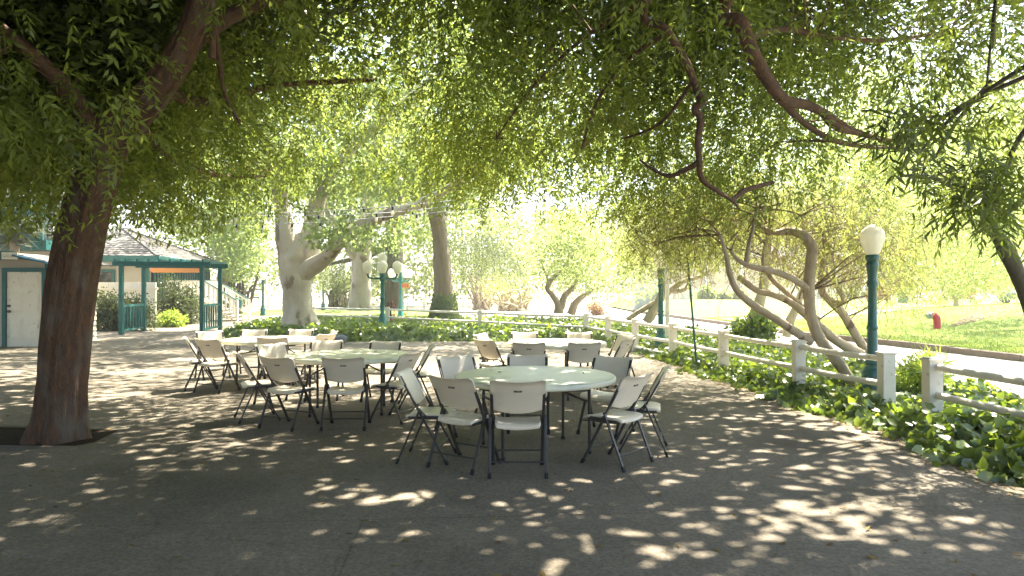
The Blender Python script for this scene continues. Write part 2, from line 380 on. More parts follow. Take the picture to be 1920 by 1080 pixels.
M['grass'] = leafmat('grass_blade', (.13, .2, .025), (.28, .38, .04), (.22, .28, .05), (.42, .5, .09), fac=.4, gloss=.03)

# ------------------------------------------------------------------ ground, terrace, road, lawn
def poly(name, pts, z, m, zfn=None):
    mb = MB(); mb.add([(x, y, z) for x, y in pts], [tuple(range(len(pts)))]); return mb.build(name, m, kind='structure')
poly('ground', [(-190,-130),(190,-130),(190,260),(-190,260)], 0, M['pale'])
EDGE = [(4.7,-9),(4.45,3),(4.28,5.7),(4.15,8.3),(3.85,10.6),(3.6,13),(3.42,16),(3.15,17.8),(2.3,19.9),(0,20.7),(-4,20.7),(-6,20.4),(-8.2,20.8),(-9.6,22.3),(-10.3,25),(-10.9,28),(-11.6,32),(-12.2,36)]
PIT = [(-7.2,7.25),(-5.5,7.0),(-4.45,6.95),(-4.35,7.1),(-4.45,7.75),(-7.2,8.05)]      # soil round the big tree
mb = MB()
ys = [-9, 3, 6.78]
outer = EDGE+[(-40,36),(-40,-9)]
# terrace as one sheet with the tree pit left open
import bmesh
bm = bmesh.new()
ov = [bm.verts.new((x, y, .012)) for x, y in outer]; iv = [bm.verts.new((x, y, .012)) for x, y in PIT]
ed = [bm.edges.new((ov[i], ov[(i+1) % len(ov)])) for i in range(len(ov))]+[bm.edges.new((iv[i], iv[(i+1) % len(iv)])) for i in range(len(iv))]
bmesh.ops.triangle_fill(bm, edges=ed, use_beauty=True)
for f in bm.faces: 
    if f.normal.z < 0: f.normal_flip()
me = bpy.data.meshes.new('terrace'); bm.to_mesh(me); bm.free(); me.materials.append(M['concrete'])
o = bpy.data.objects.new('pavement', me); COL.objects.link(o); o['kind'] = 'structure'
poly('soil_pit', [(x*1.0, y) for x, y in PIT], .004, M['soil'])
# ivy bed soil
poly('soil_bed', EDGE[1:-1]+[(-9.5,33),(-4,33.5),(2,31.5),(5,27),(6.2,20),(6.9,12),(7.2,3)], .004, M['soil'])
poly('road', [(7.2,-8),(6.9,12),(6.2,20),(5,27),(2,31.5),(-4,33.5),(-4,52),(6,50),(8.6,39),(9.4,29),(9.7,23),(10.6,19),(11.2,15),(11.7,11),(12,-8)], .006, M['road'])
poly('grass_strip', [(-17,41),(-9,36.5),(-4,40),(-4,50),(-18,50)], .007, M['lawn'])
poly('path', [(-9.5,33.5),(-4,33.6),(-4,37),(-14,40),(-14,36.5)], .008, M['road'])
# lawn: a mound beyond the road
LK = [(12.1,-8),(11.75,11),(11.25,15),(10.65,19),(9.75,23),(9.45,29),(8.65,39),(8.2,46)]
def lawn_z(x, y):
    z = .1+.85*math.exp(-((x-25)/9)**2-((y-30)/8)**2)+.55*max(0, min(1, (y-36)/20))
    return z+.03*math.sin(x*.9)*math.sin(y*.7)
mb = MB(); NU, NV = 150, 130; vs_ = []; fs_ = []
def lk_x(y):
    for (xa, ya), (xb, yb) in zip(LK[:-1], LK[1:]):
        if ya <= y <= yb: return xa+(xb-xa)*(y-ya)/(yb-ya)
    return LK[-1][0]
for j in range(NV+1):
    y = -8+j/NV*68
    for i in range(NU+1):
        u = (i/NU)**1.4; x = lk_x(y)+u*55
        z = lawn_z(x, y)*min(1, .2+.8*min(1, u*55/1.2)) if u*55 < 1.2 else lawn_z(x, y)
        vs_.append((x, y, max(z, .1)))
for j in range(NV):
    for i in range(NU): a = j*(NU+1)+i; fs_.append((a, a+1, a+NU+2, a+NU+1))
mb.add(vs_, fs_, 0, True); mb.build('lawn', M['lawn'], kind='structure')
mb = MB()
for (xa, ya), (xb, yb) in zip(LK[:-1], LK[1:]):
    n = max(1, int(math.hypot(xb-xa, yb-ya)/1.6))
    for k in range(n):
        a = Vector((xa+(xb-xa)*k/n, ya+(yb-ya)*k/n, .07)); b = Vector((xa+(xb-xa)*(k+1)/n, ya+(yb-ya)*(k+1)/n, .07))
        dd = (b-a).normalized()*.008
        mb.bar(a+dd, b-dd, .2+random.uniform(-.02,.02), .17+random.uniform(-.02,.03))
mb.build('kerb', M['kerb'], bevel=.015, kind='structure')
# sandy strip crossing the lawn and the bare soil patch
def sheet_on_lawn(name, line, wid, m, dz):
    mb = MB(); vs_ = []; n = len(line)
    for i, (x, y) in enumerate(line):
        a = line[max(i-1,0)]; b = line[min(i+1,n-1)]; t = Vector((b[0]-a[0], b[1]-a[1])).normalized(); nn = Vector((-t.y, t.x))
        ww = wid[i] if hasattr(wid, '__len__') else wid
        for k in range(5):
            q = (k/4-.5)*ww; X, Y = x+nn.x*q, y+nn.y*q; vs_.append((X, Y, lawn_z(X, Y)+dz))
    mb.add(vs_, [(i*5+k, i*5+k+1, (i+1)*5+k+1, (i+1)*5+k) for i in range(n-1) for k in range(4)], 0, True)
    return mb.build(name, m, kind='structure')
sheet_on_lawn('path', [(9.6+i*1.2, 31.5+.1*i+.02*i*i) for i in range(24)], 2.6, M['road'], .014)
sheet_on_lawn('soil_patch', [(15.6+.62*i, 24.3+.55*i) for i in range(9)], [.1,.3,.5,.7,.8,.8,.7,.5,.1], mat('bare_earth', (.2,.155,.105), (.13,.10,.07), rough=1, scale=5, spec=.05), .014)
# grass blades near the kerb
n = 52000
gy = rng.uniform(9, 34, n); gu = rng.uniform(0, 1, n)**1.5*16
gx = np.interp(gy, [q[1] for q in LK], [q[0] for q in LK])+.12+gu
gz = np.array([lawn_z(a, b) for a, b in zip(gx, gy)])
p = np.stack([gx, gy, gz], 1); d = nrm(np.stack([rng.normal(0,.45,n), rng.normal(0,.45,n), np.ones(n)], 1)); ww = nrm(np.cross(d, rng.normal(0,1,(n,3))))
hh = rng.uniform(.04, .09, n)
o = leafmesh('grass', diamonds(p, d, ww, hh, np.full(n, .014), .1), M['grass'], kind='stuff'); tag(o, 'short green grass blades covering the sloping lawn', 'grass')

# ------------------------------------------------------------------ ivy
IVF = ((0,3,2,1), (0,5,4,3))
def ivy_leaves(p, nn, L):
    """broad heart shaped leaf, two folded halves: base, left lobe, left shoulder, tip, right shoulder, right lobe"""
    n = len(p); nn = nrm(nn); d = nrm(np.cross(nn, rng.normal(0,1,(n,3)))+np.array([0,-.15,-.55])); ww = nrm(np.cross(d, nn)); nn = np.cross(ww, d)
    L = L[:, None]; fo = rng.uniform(.05, .22, n)[:, None]*L; cu = rng.uniform(-.05, .2, n)[:, None]*L
    B = p; T = p+d*L-nn*cu
    l1 = p-d*L*.14+ww*L*.36+nn*fo; l2 = p+d*L*.42+ww*L*.44+nn*fo*.8; r1 = p-d*L*.14-ww*L*.36+nn*fo; r2 = p+d*L*.42-ww*L*.44+nn*fo*.8
    return np.stack([B, l1, l2, T, r2, r1], 1)
def seg_dist(px, py, line):
    best = np.full(px.shape, 1e9)
    for (ax, ay), (bx, by) in zip(line[:-1], line[1:]):
        dx, dy = bx-ax, by-ay; t = np.clip(((px-ax)*dx+(py-ay)*dy)/(dx*dx+dy*dy), 0, 1)
        best = np.minimum(best, np.hypot(px-ax-t*dx, py-ay-t*dy))
    return best
def inpoly(px, py, pts):
    c = np.zeros(px.shape, bool); n = len(pts)
    for i in range(n):
        (x1, y1), (x2, y2) = pts[i], pts[(i+1) % n]
        c ^= ((y1 > py) != (y2 > py)) & (px < (x2-x1)*(py-y1)/(y2-y1+1e-12)+x1)
    return c
BED = EDGE[1:-1]+[(-9.5,33),(-4,33.5),(2,31.5),(5,27),(6.2,20),(6.9,12),(7.2,3)]
def hmap(x, y):
    base = np.where(x > 2, np.interp(y, [5.4,7.0,8.0,13,17,22,22.6], [.32,.24,.12,.14,.24,.27,.2]), np.where(y > 22.5, .20, .29))
    return base+np.where((y > 7) & (y < 14), .035, .06)*np.sin(x*2.1+1.3*np.sin(y*1.7))*np.sin(y*1.9+.8)+.05*np.sin(5.1*x+2)*np.sin(4.3*y)
def ivy_patch(n, box, L0, L1, seed_off=0, front=.45):
    x = rng.uniform(box[0], box[2], n); y = rng.uniform(box[1], box[3], n)
    wob = .13*np.sin(x*3.1+y*2.3)+.09*np.sin(7*x-5*y)
    e = seg_dist(x, y, EDGE); ins = inpoly(x, y, BED)
    sd = np.where(ins, e, -e)+wob*.6
    ok = sd > -.08-rng.exponential(.07, n)
    x, y, sd = x[ok], y[ok], sd[ok]
    rise = np.clip((sd+.1)/front, 0, 1)**.6
    z = hmap(x, y)*rise+rng.normal(0, .045, len(x))
    # the bank also fills below its surface near its edge
    low = (rng.uniform(0, 1, len(x)) < .4); z = np.where(low, z*rng.uniform(.2, 1, len(x)), z)
    z = np.maximum(z, .03)
    nn = np.stack([np.full(len(x), -.35)*(1-rise), -.9*(1-rise)-.15, np.full(len(x), .75)], 1)+rng.normal(0, .42, (len(x),3))
    return ivy_leaves(np.stack([x, y, z], 1), nn, rng.uniform(L0, L1, len(x)))
IV = [ivy_patch(24000, (3.2,3.2,7.3,11),   .05, .14), ivy_patch(15000, (2.4,11,7,18.5), .09, .15), ivy_patch(26000, (-9.8,18.2,6.5,24.5), .10, .17), ivy_patch(15000, (-10.5,24.5,5.5,33), .13, .2),
      ivy_patch(6000, (-12.2,20,-8,33), .11, .18)]
o = leafmesh('ivy', np.concatenate(IV), M['ivy'], faces=IVF, kind='stuff'); tag(o, 'thick bank of glossy green ivy under the white rail fence', 'ivy')

# ------------------------------------------------------------------ white post and rail fences
def rail_fence(name, label, posts, end_extra=None):
    root = thing(name, label, 'fence', (*posts[0], 0)); og = root.location
    for x, y in posts:
        mb = MB(); mb.box((x, y, .40), (.155, .155, .80)); mb.box((x, y, .812), (.185, .185, .026)); mb.box((x, y, .832), (.15, .15, .014))
        mb.build('post', M['white'], root, og, bevel=.008)
    for (xa, ya), (xb, yb) in zip(posts[:-1], posts[1:]):
        d = Vector((xb-xa, yb-ya, 0)).normalized()*.07
        for h in (.735, .42, .12):
            mb = MB(); a = Vector((xa, ya, h))+d; b = Vector((xb, yb, h))-d
            pts = [a+(b-a)*t/6+Vector((0,0,-.012*math.sin(math.pi*t/6))) for t in range(7)]
            mb.tube(pts, .04, 12); mb.build('rail', M['white'], root, og)
    return root
FP = [(4.66,8.5),(4.32,10.29),(3.95,12.75),(3.6,15.3),(3.14,17.4),(2.72,19.3),(2.28,21.0),(-1.15,24.4),(-5.15,28.2),(-9.0,30.5)]
rail_fence('rail_fence', 'long white post and rail fence curving round the terrace behind the ivy', FP)
rail_fence('rail_fence', 'short white rail fence running out of the frame beside the gap and lamp post', [(4.74,7.7),(5.02,5.3),(5.3,2.9)])
rail_fence('rail_fence', 'distant white rail fence beyond the sycamore and conifer trunks', [(-20+3.2*i, 56) for i in range(8)])

# ------------------------------------------------------------------ folding chairs
def text_mesh(txt, size):
    cu = bpy.data.curves.new('t', 'FONT'); cu.body = txt; cu.size = size; cu.align_x = 'CENTER'; cu.align_y = 'CENTER'; cu.extrude = .0006
    ob = bpy.data.objects.new('t', cu); COL.objects.link(ob)
    dg = bpy.context.evaluated_depsgraph_get(); me = bpy.data.meshes.new_from_object(ob.evaluated_get(dg))
    vs_ = [v.co.copy() for v in me.vertices]; fs_ = [tuple(p.vertices) for p in me.polygons]
    bpy.data.objects.remove(ob); bpy.data.curves.remove(cu); bpy.data.meshes.remove(me)
    return vs_, fs_
def yt(z): return .22-.55*z
def make_chair(label, group):
    t = thing('folding_chair', label, 'chair', group=group)
    mb = MB()
    def back(u, v):
        zt = .825+.022*abs(u)**2.2; zb = .565-.04*(1-u*u); z = zb+(zt-zb)*v
        roll = max(0, (v-.86)/.14)**2*.022
        corner = .014*max(0, (abs(u)-.86)/.14)**2
        return ((.232+.008*v)*u*(1-.02*max(0, (v-.9)/.1)), yt(z)-.030*(1-u*u)+.012-roll, z-corner*(1 if v > .5 else -1)-.006*max(0,(v-.93)/.07))
    mb.shell(back, 18, 14, (0, -.016, -.004))
    b = mb.build('backrest', M['plastic'], t, bevel=.005)
    mb = MB(); zc = .735; M3 = Matrix.Rotation(R(90-math.degrees(math.atan(.55))+0), 3, 'X')
    yb = yt(zc)-.030+.012-.016
    tilt = Matrix.Rotation(math.atan(.55), 3, 'X')
    mb.box((0, yb-.001, zc-.004), (.062, .008, .014), tilt); mb.box((-.031, yb-.001, zc-.004), (.006, .008, .009), tilt); mb.box((.031, yb-.001, zc-.004), (.006, .008, .009), tilt)
    vs_, fs_ = text_mesh('LIFETIME', .011)
    Mx = tilt @ Matrix.Rotation(R(90), 3, 'X')
    mb.add([Mx @ p+Vector((0, yb-.0055, zc-.004)) for p in vs_], fs_, 1)
    mb.build('handle_slot', [M['slot'], M['plastic']], b)
    mb = MB()
    def seat(u, v):
        y = -.185+.405*v; hw = .193+.022*v
        z = .452-.016*(1-u*u)*(1-v*.4)-.03*max(0, (v-.8)/.2)**2-.016*max(0, (.16-v)/.16)**2
        cr = 1-.10*max(0, (v-.88)/.12)**2-.06*max(0, (.1-v)/.1)**2
        return (hw*u*cr, y, z)
    mb.shell(seat, 14, 14, (0, .002, -.026)); mb.build('seat', M['plastic'], t, bevel=.005)
    for sx in (-1, 1):
        mb = MB(); mb.bar((sx*.222, yt(.80), .80), (sx*.222, yt(.02), .02), .019, .030, up=(1,0,0)); mb.bar((sx*.213, yt(.49)+.02, .425),(sx*.213, yt(.3)+.08, .425), .012,.03)
        l = mb.build('front_leg', M['steel'], t, bevel=.004)
        mb = MB(); mb.bar((sx*.222, yt(.045), .045), (sx*.222, yt(0), 0), .025, .036, up=(1,0,0)); mb.build('foot_cap', M['rubber'], l, bevel=.004)
        mb = MB(); mb.bar((sx*.240, -.035, .50), (sx*.240, -.242, .02), .017, .026, up=(1,0,0))
        l = mb.build('rear_leg', M['steel'], t, bevel=.004)
        mb = MB(); mb.bar((sx*.240, -.230, .045), (sx*.240, -.250, 0), .023, .032, up=(1,0,0)); mb.build('foot_cap', M['rubber'], l, bevel=.004)
        mb = MB(); arc = [(sx*.203, -.05+.10*k/6, .50-.075*math.sin(math.pi*.5*k/6)) for k in range(7)]
        mb.tube(arc, .007, 6); mb.bar((sx*.203, -.15, .418), (sx*.203, .17, .418), .014, .022); mb.build('seat_bracket', M['steel'], t)
    for y, z, hw in ((-.194, .13, .235), (yt(.15), .15, .215), (-.09, .41, .205)):
        mb = MB(); mb.tube([(-hw, y, z), (hw, y, z)], .008, 8); mb.build('crossbar', M['steel'], t)
    return t

NEAR, MID, FARL, FARR = 'nearest round table', 'left middle round table', 'far left round table', 'far right round table'
CH = [ # rear-foot centre x, y, facing angle, label
 (.05,5.75,90,'white folding chair seen square from behind at the front of the nearest round table'),
 (-.55,5.99,58,'white folding chair turned a little right at the front left of the nearest round table'),
 (-1.03,6.48,-6,'white folding chair seen side on, leftmost at the nearest round table'),
 (1.14,6.13,138,'white folding chair with splayed legs at the front right of the nearest round table'),
 (1.53,6.73,168,'white folding chair seen side on, rightmost at the nearest round table'),
 (-.66,7.85,-58,'white folding chair facing the camera behind the nearest table, on its left'),
 (.18,8.0,-90,'white folding chair facing the camera straight behind the nearest table'),
 (1.16,7.78,-122,'white folding chair facing the camera behind the nearest table, on its right'),
 (-1.9,7.66,92,'white folding chair seen square from behind at the front of the left middle table'),
 (-2.68,7.72,66,'white folding chair turned right at the front left of the left middle table'),
 (-3.34,8.28,28,'white folding chair seen side on, leftmost at the left middle table'),
 (-1.2,8.25,158,'white folding chair with splayed legs at the front right of the left middle table'),
 (-1.08,9.35,190,'white folding chair half hidden behind others, rightmost at the left middle table'),
 (-1.85,10.05,-97,'white folding chair facing the camera behind the left middle table, on its right'),
 (-2.75,10.15,-85,'white folding chair facing the camera straight behind the left middle table'),
 (-3.4,9.6,-42,'white folding chair facing the camera behind the left middle table, on its left'),
 (-4.66,10.4,70,'white folding chair seen from behind at the front left of the far left table'),
 (-5.2,10.85,24,'white folding chair seen side on, leftmost of all chairs on the terrace'),
 (-3.78,10.75,95,'white folding chair seen from behind between the far left and left middle tables'),
 (-3.15,11.65,152,'white folding chair turned away at the right of the far left table'),
 (-3.25,12.5,205,'white folding chair mostly hidden at the back right of the far left table'),
 (-4.0,12.95,-86,'white folding chair facing the camera behind the far left table, nearest the sycamore'),
 (-4.85,12.85,-80,'white folding chair facing the camera straight behind the far left table'),
 (-5.5,12.4,-50,'white folding chair facing the camera behind the far left table, nearest the pergola'),
 (.24,9.75,86,'white folding chair seen from behind at the front left of the far right table'),
 (1.04,9.75,95,'white folding chair seen from behind at the front right of the far right table'),
 (-.44,10.35,42,'white folding chair turned right at the left end of the far right table'),
 (-.55,11.7,-24,'white folding chair mostly hidden at the back left end of the far right table'),
 (.22,12.1,-88,'white folding chair facing the camera behind the far right table, on its left'),
 (1.18,12.1,-92,'white folding chair facing the camera behind the far right table, on its right'),
 (1.95,11.5,212,'white folding chair at the right end of the far right table, farther one'),
 (1.82,10.55,150,'white folding chair at the right end of the far right table, nearer one')]
proto = None
for x, y, a, lab in CH:
    fx, fy = math.cos(R(a)), math.sin(R(a)); loc = (x+.25*fx, y+.25*fy, .012)
    if proto is None:
        proto = make_chair(lab, 'white folding chairs around the tables'); proto.location = loc; proto.rotation_euler = (0,0,R(a-90))
    else: dup(proto, loc, R(a-90), lab)

# ------------------------------------------------------------------ round tables
def make_table(label):
    t = thing('round_table', label, 'table', group='round folding tables on the terrace')
    mb = MB(); r = .80
    mb.lathe([(.0,.690),(r-.05,.690),(r-.012,.688),(r-.004,.693),(r,.705),(r,.728),(r-.004,.737),(r-.014,.742),(r-.03,.744),(0.0005,.744)], 72)
    mb.build('tabletop', M['tabletop'], t)
    for sx in (-1, 1):
        for sy in (-1, 1):
            mb = MB(); mb.tube([(sx*.44, sy*.33, .66), (sx*.44, sy*.34, .02)], .016, 10); l = mb.build('leg', M['steel'], t)
            mb = MB(); mb.tube([(sx*.44, sy*.34, .03), (sx*.44, sy*.34, 0)], .02, 10); mb.build('foot_cap', M['rubber'], l)
        mb = MB(); mb.tube([(sx*.44, -.33, .655), (sx*.44, .33, .655)], .016, 8); mb.tube([(sx*.44, -.33, .50), (sx*.44, .33, .50)], .012, 8); mb.build('leg_crossbar', M['steel'], t)
        mb = MB(); mb.tube([(sx*.44, 0, .50), (sx*.12, 0, .67)], .010, 8); mb.build('brace', M['steel'], t)
    for sy in (-1, 1):
        mb = MB(); mb.bar((-.62, sy*.36, .675), (.62, sy*.36, .675), .03, .03); mb.build('apron_rail', M['steel'], t)
    return t
tb = make_table('nearest pale round plastic table ringed by eight white folding chairs'); tb.location = (.23, 6.82, .012); tb.rotation_euler = (0,0,R(18))
dup(tb, (-2.13, 8.9, .012), R(8), 'pale round table in the middle left, behind and left of the nearest table')
dup(tb, (-4.1, 11.65, .012), R(-10), 'pale round table farthest left, nearest the pergola and sycamore')
dup(tb, (.72, 10.95, .012), R(4), 'pale round table farthest right, straight behind the nearest table by the ivy')

# ------------------------------------------------------------------ lamps
GLOBE = [(.07,0),(.085,.01),(.10,.03),(.13,.11),(.158,.20),(.166,.26),(.16,.31),(.135,.36),(.09,.395),(.05,.42),(.025,.435),(.008,.44)]
def lamp_single(label, loc, pm, group):
    t = thing('street_lamp', label, 'lamp post', loc, group=group)
    mb = MB(); mb.lathe([(.17,0),(.17,.10),(.145,.14),(.145,.40),(.11,.46),(.085,.5),(.10,.53),(.10,.56),(.073,.60),(.068,1.0),(.065,1.02),(.078,1.03),(.078,1.06),(.065,1.08),(.058,1.62),(.075,1.65),(.078,1.69),(.06,1.73),(.064,1.80),(.082,1.93),(.086,1.97),(.07,2.0)], 20)
    mb.build('pole', pm, t)
    mb = MB(); mb.lathe([(.07,2.0),(.088,2.02),(.095,2.05),(.095,2.085),(.08,2.10)], 20); mb.build('collar', pm, t)
    mb = MB(); mb.lathe(GLOBE, 28, (0,0,2.10)); mb.build('globe', M['globe'], t)
    return t
LG = 'green lamp posts with a single white globe'
lm = lamp_single('tall green lamp post with a cream acorn globe beside the near fence gap', (5.2, 9.85, 0), M['post'], LG)
def lampdup(px, d, label):
    return dup(lm, ((px-960)/F*d, d, 0), 0, label)
lampdup(1239, 16.7, 'teal lamp post whose globe is lost in foliage beside a white pole')
lampdup(493, 40, 'small distant lamp post on the lawn left of the thick sycamore trunk')
lampdup(606, 50, 'distant lamp post just right of the thick sycamore trunk')
lampdup(647, 55, 'faint distant lamp post left of the second sycamore trunk')
def lamp_multi(label, loc):
    t = thing('multi_globe_lamp', label, 'lamp post', loc, group='teal lamp posts with clusters of globes')
    mb = MB(); mb.lathe([(.2,0),(.2,.1),(.15,.16),(.15,.5),(.11,.56),(.12,.6),(.085,.66),(.08,1.2),(.095,1.22),(.095,1.25),(.078,1.28),(.07,1.85),(.1,1.9),(.11,2.05),(.11,2.2),(.07,2.28),(.07,2.48)], 18); mb.build('pole', M['teallamp'], t)
    mb = MB(); mb.lathe([(r*1.12, z*1.12) for r, z in GLOBE], 22, (0,0,2.48)); mb.build('globe', M['globe'], t)
    for k in range(4):
        a = R(90*k+12); c, s = math.cos(a), math.sin(a)
        mb = MB(); mb.tube(*smooth_path([(.08*c,.08*s,2.0),(.3*c,.3*s,1.98),(.5*c,.5*s,2.02),(.56*c,.56*s,2.16)], [.04,.035,.035,.05])); ar = mb.build('arm', M['teallamp'], t)
        mb = MB(); mb.lathe([(r*1.12, z*1.12) for r, z in GLOBE], 22, (.56*c,.56*s,2.17)); mb.build('globe', M['globe'], ar)
    return t
l5 = lamp_multi('teal lamp post with five white globes rising behind the back fence', ((717-960)/F*26, 26, 0))
dup(l5, ((751-960)/F*37, 37, 0), R(25), 'smaller teal globe cluster lamp right of the dark ivy clad trunk')

# white pole, leaning stake
mb = MB(); x, y = (1251-960)/F*17.6, 17.6
mb.lathe([(.055,0),(.055,2.2),(.06,2.22),(.0,2.24)], 14, (0,0,0)); mb.lathe([(.07,.98),(.07,1.04)], 14)
o = mb.build('white_pole', M['white']); o.location = (x, y, 0); tag(o, 'thin white pole standing just right of the teal lamp post', 'pole')
mb = MB(); a = P(1307,648,13.4); b = P(1289,478,13.6); a.z = 0; mb.tube([a, b], .022, 8)
for k in range(6): q = a+(b-a)*(.2+.13*k); mb.tube([q, q+(b-a)*.015], .026, 8)
o = mb.build('garden_stake', M['post'], origin=a); tag(o, 'thin dark green stake leaning behind the white fence', 'stake')

# red standpipe on the lawn
x, y = (1757-960)/F*23.6, 23.6; z0 = lawn_z(x, y)-.02
t = thing('fire_hydrant', 'red bent pipe hydrant with a grey cap on the sunny lawn', 'hydrant', (x, y, z0)); t.scale = (.88,.88,.88)
mb = MB(); pp, rr = smooth_path([(0,0,0),(0,0,.3),(-.03,0,.45),(-.14,0,.56),(-.26,0,.55)], [.13,.13,.135,.13,.12]); mb.tube(pp, rr, 18)
mb.lathe([(.17,0),(.17,.03)], 18); mb.build('body', M['red'], t)
mb = MB(); mb.tube([(-.25,0,.55),(-.32,0,.535)], .135, 16); mb.tube([(-.32,0,.535),(-.40,0,.52)], .10, 16); mb.build('outlet_cap', M['grey'], t, bevel=.01)

# ------------------------------------------------------------------ string lights
def string_light(label, pts):
    pts = [P(*q) for q in pts]; pp, _ = smooth_path(pts, [1]*len(pts), 10)
    root = thing('string_light', label, 'string lights', pp[0], group='strings of bulbs above the terrace'); og = pp[0]
    mb = MB(); mb.tube(pp, .014, 5); mb.build('cable', M['wirepale'], root, og)
    acc = .3
    for a, b in zip(pp[:-1], pp[1:]):
        acc += (b-a).length
        if acc > .85:
            acc = 0; q = b
            mb = MB(); mb.lathe([(.02,-.11),(.026,-.09),(.026,-.015),(.012,0)], 8, q); s_ = mb.build('socket', M['rubber'], root, og)
            mb = MB(); mb.lathe([(.004,-.25),(.03,-.235),(.047,-.20),(.045,-.165),(.025,-.12),(.02,-.11)], 10, q); mb.build('bulb', M['globe'], s_, og)
M['wirepale'] = mat('pale_cable', (.5, .5, .46), rough=.6)
string_light('highest string of bulbs sagging across in front of the sycamore', [(30,414,20),(200,410,20),(365,402,20),(520,400,19.7),(700,390,19),(880,372,18),(1040,345,17)])
string_light('second string of bulbs crossing just under the highest one', [(30,422,20.5),(365,406,20.5),(560,405,20),(740,398,19.4),(900,378,18.4),(1040,352,17.4)])
string_light('lowest string of bulbs dipping across the pale sycamore trunk', [(60,436,21),(340,424,21),(480,420,20.5),(600,417,20),(800,400,19.2),(960,384,18.4),(1060,362,17.8)])

# ------------------------------------------------------------------ buildings on the left
def boards(mb, c, sx, sy, z0, z1, step=.16):
    n = max(1, round((z1-z0)/step)); h = (z1-z0)/n
    for k in range(n):
        z = z0+h*k
        x0, x1, y0, y1 = c[0]-sx/2, c[0]+sx/2, c[1]-sy/2, c[1]+sy/2; e = .018
        mb.add([(x0-e,y0-e,z),(x1+e,y0-e,z),(x1+e,y1+e,z),(x0-e,y1+e,z),(x0,y0,z+h),(x1,y0,z+h),(x1,y1,z+h),(x0,y1,z+h)],
               [(0,1,5,4),(1,2,6,5),(2,3,7,6),(3,0,4,7),(3,2,1,0),(4,5,6,7)])
# small white building with the door
root = thing('small_building', 'small cream sided building with a white panelled door behind the big trunk', 'building', (-13.6, 18.8, 0)); og = root.location
mb = MB(); boards(mb, (-15.75, 19.9), 5.9, 2.2, 0, 2.42); mb.build('wall', M['siding'], root, og)
mb = MB(); prof = [(-19.6,2.42),(-13.35,2.42),(-12.45,2.28),(-12.45,2.33),(-13.35,2.56),(-19.6,2.62)]
yA, yB = 18.25, 21.3
vs_ = [(x, yA, z) for x, z in prof]+[(x, yB, z) for x, z in prof]; k = len(prof)
mb.add(vs_, [tuple(range(k)), tuple(range(2*k-1, k-1, -1))]+[(i, i+k, (i+1) % k+k, (i+1) % k) for i in range(k)]); rf = mb.build('roof', M['shingle'], root, og)
mb = MB(); mb.box((-16.45, 18.225, 2.49), (6.3, .045, .24)); f_ = mb.build('fascia', M['teal'], root, og)
mb = MB(); mb.bar((-13.3, 18.225, 2.49), (-12.42, 18.225, 2.30), .045, .16, up=(0,1,0)); mb.build('rake_board', M['tealblue'], root, og)
mb = MB(); xs = (19-960)/F*18.2; mb.box((xs, 18.185, 2.475), (.42, .02, .19))
vs_, fs_ = text_mesh('GALLEY', .115); Mx = Matrix.Rotation(R(90), 3, 'X'); mb.add([Mx @ p+Vector((xs, 18.172, 2.475)) for p in vs_], fs_, 1)
mb.build('sign', [M['white'], M['grey']], root, og)
dx0, dx1 = (16-960)/F*18.8, (82-960)/F*18.8
mb = MB(); cx = (dx0+dx1)/2; dw = dx1-dx0
mb.box((cx, 18.76, 1.03), (dw, .05, 2.06))
for ux in (-.25, .25):
    for z0, z1 in ((.2,.8),(.95,1.5),(1.62,1.92)):
        mb.box((cx+ux*dw*.95, 18.732, (z0+z1)/2), (dw*.36, .02, z1-z0)); mb.box((cx+ux*dw*.95, 18.72, (z0+z1)/2), (dw*.28, .02, z1-z0-.1))
dr = mb.build('door', M['white'], root, og, bevel=.004)
for z, nm in ((.98, 'handle'), (1.13, 'lock')):
    mb = MB(); mb.tube([(dx0+.09, 18.73, z), (dx0+.09, 18.66, z)], .035, 12); mb.build(nm, M['steel'], dr, og)
mb = MB(); mb.box((dx0-.06, 18.74, 1.06), (.10, .09, 2.12)); mb.box((dx1+.06, 18.74, 1.06), (.10, .09, 2.12)); mb.box((cx, 18.74, 2.12), (dw+.22, .095, .11)); mb.build('door_frame', M['teal'], root, og)
mb = MB(); mb.box((-12.78, 18.78, 1.2), (.09, .09, 2.4)); mb.build('corner_board', M['teal'], root, og)

# hip roofed house
A0 = R(9.2); U = Vector((-math.sin(A0), math.cos(A0), 0)); Vv = Vector((-math.cos(A0), -math.sin(A0), 0)); K0 = Vector((-16.6, 32, 0))
def HL(u, v, z): return K0+U*u+Vv*v+Vector((0,0,z))
MH = Matrix((-Vv, U, Vector((0,0,1)))).transposed()
root = thing('bungalow', 'low house with grey hip roof, teal eaves and a barred porch window behind the pergola', 'house', HL(.7,.7,0)); og = root.location
def hbox(mb, u0, u1, v0, v1, z0, z1): mb.box(HL((u0+u1)/2, (v0+v1)/2, (z0+z1)/2), (v1-v0, u1-u0, z1-z0), MH)
mb = MB(); hbox(mb, .7, 11.3, .7, 7.3, 0, 3.0)
for k in range(19):                                 # lapped boards on the two seen faces
    z = k*.155; hbox(mb, .685, 11.31, .68, 7.32, z, z+.02)
mb.build('wall', M['siding'], root, og)
EZ = 3.02
mb = MB(); E = [HL(0,0,EZ),HL(12,0,EZ),HL(12,8,EZ),HL(0,8,EZ)]; r1, r2 = HL(5.6,3.6,4.85), HL(6.4,4.3,4.85)
T_ = [p+Vector((0,0,.12)) for p in E]
mb.add(E+T_+[r1, r2], [(3,2,1,0),(4,5,8),(5,6,9,8),(6,7,9),(7,4,8,9),(0,1,5,4),(1,2,6,5),(2,3,7,6),(3,0,4,7)])
rf = mb.build('roof', M['shingle'], root, og)
mb = MB()
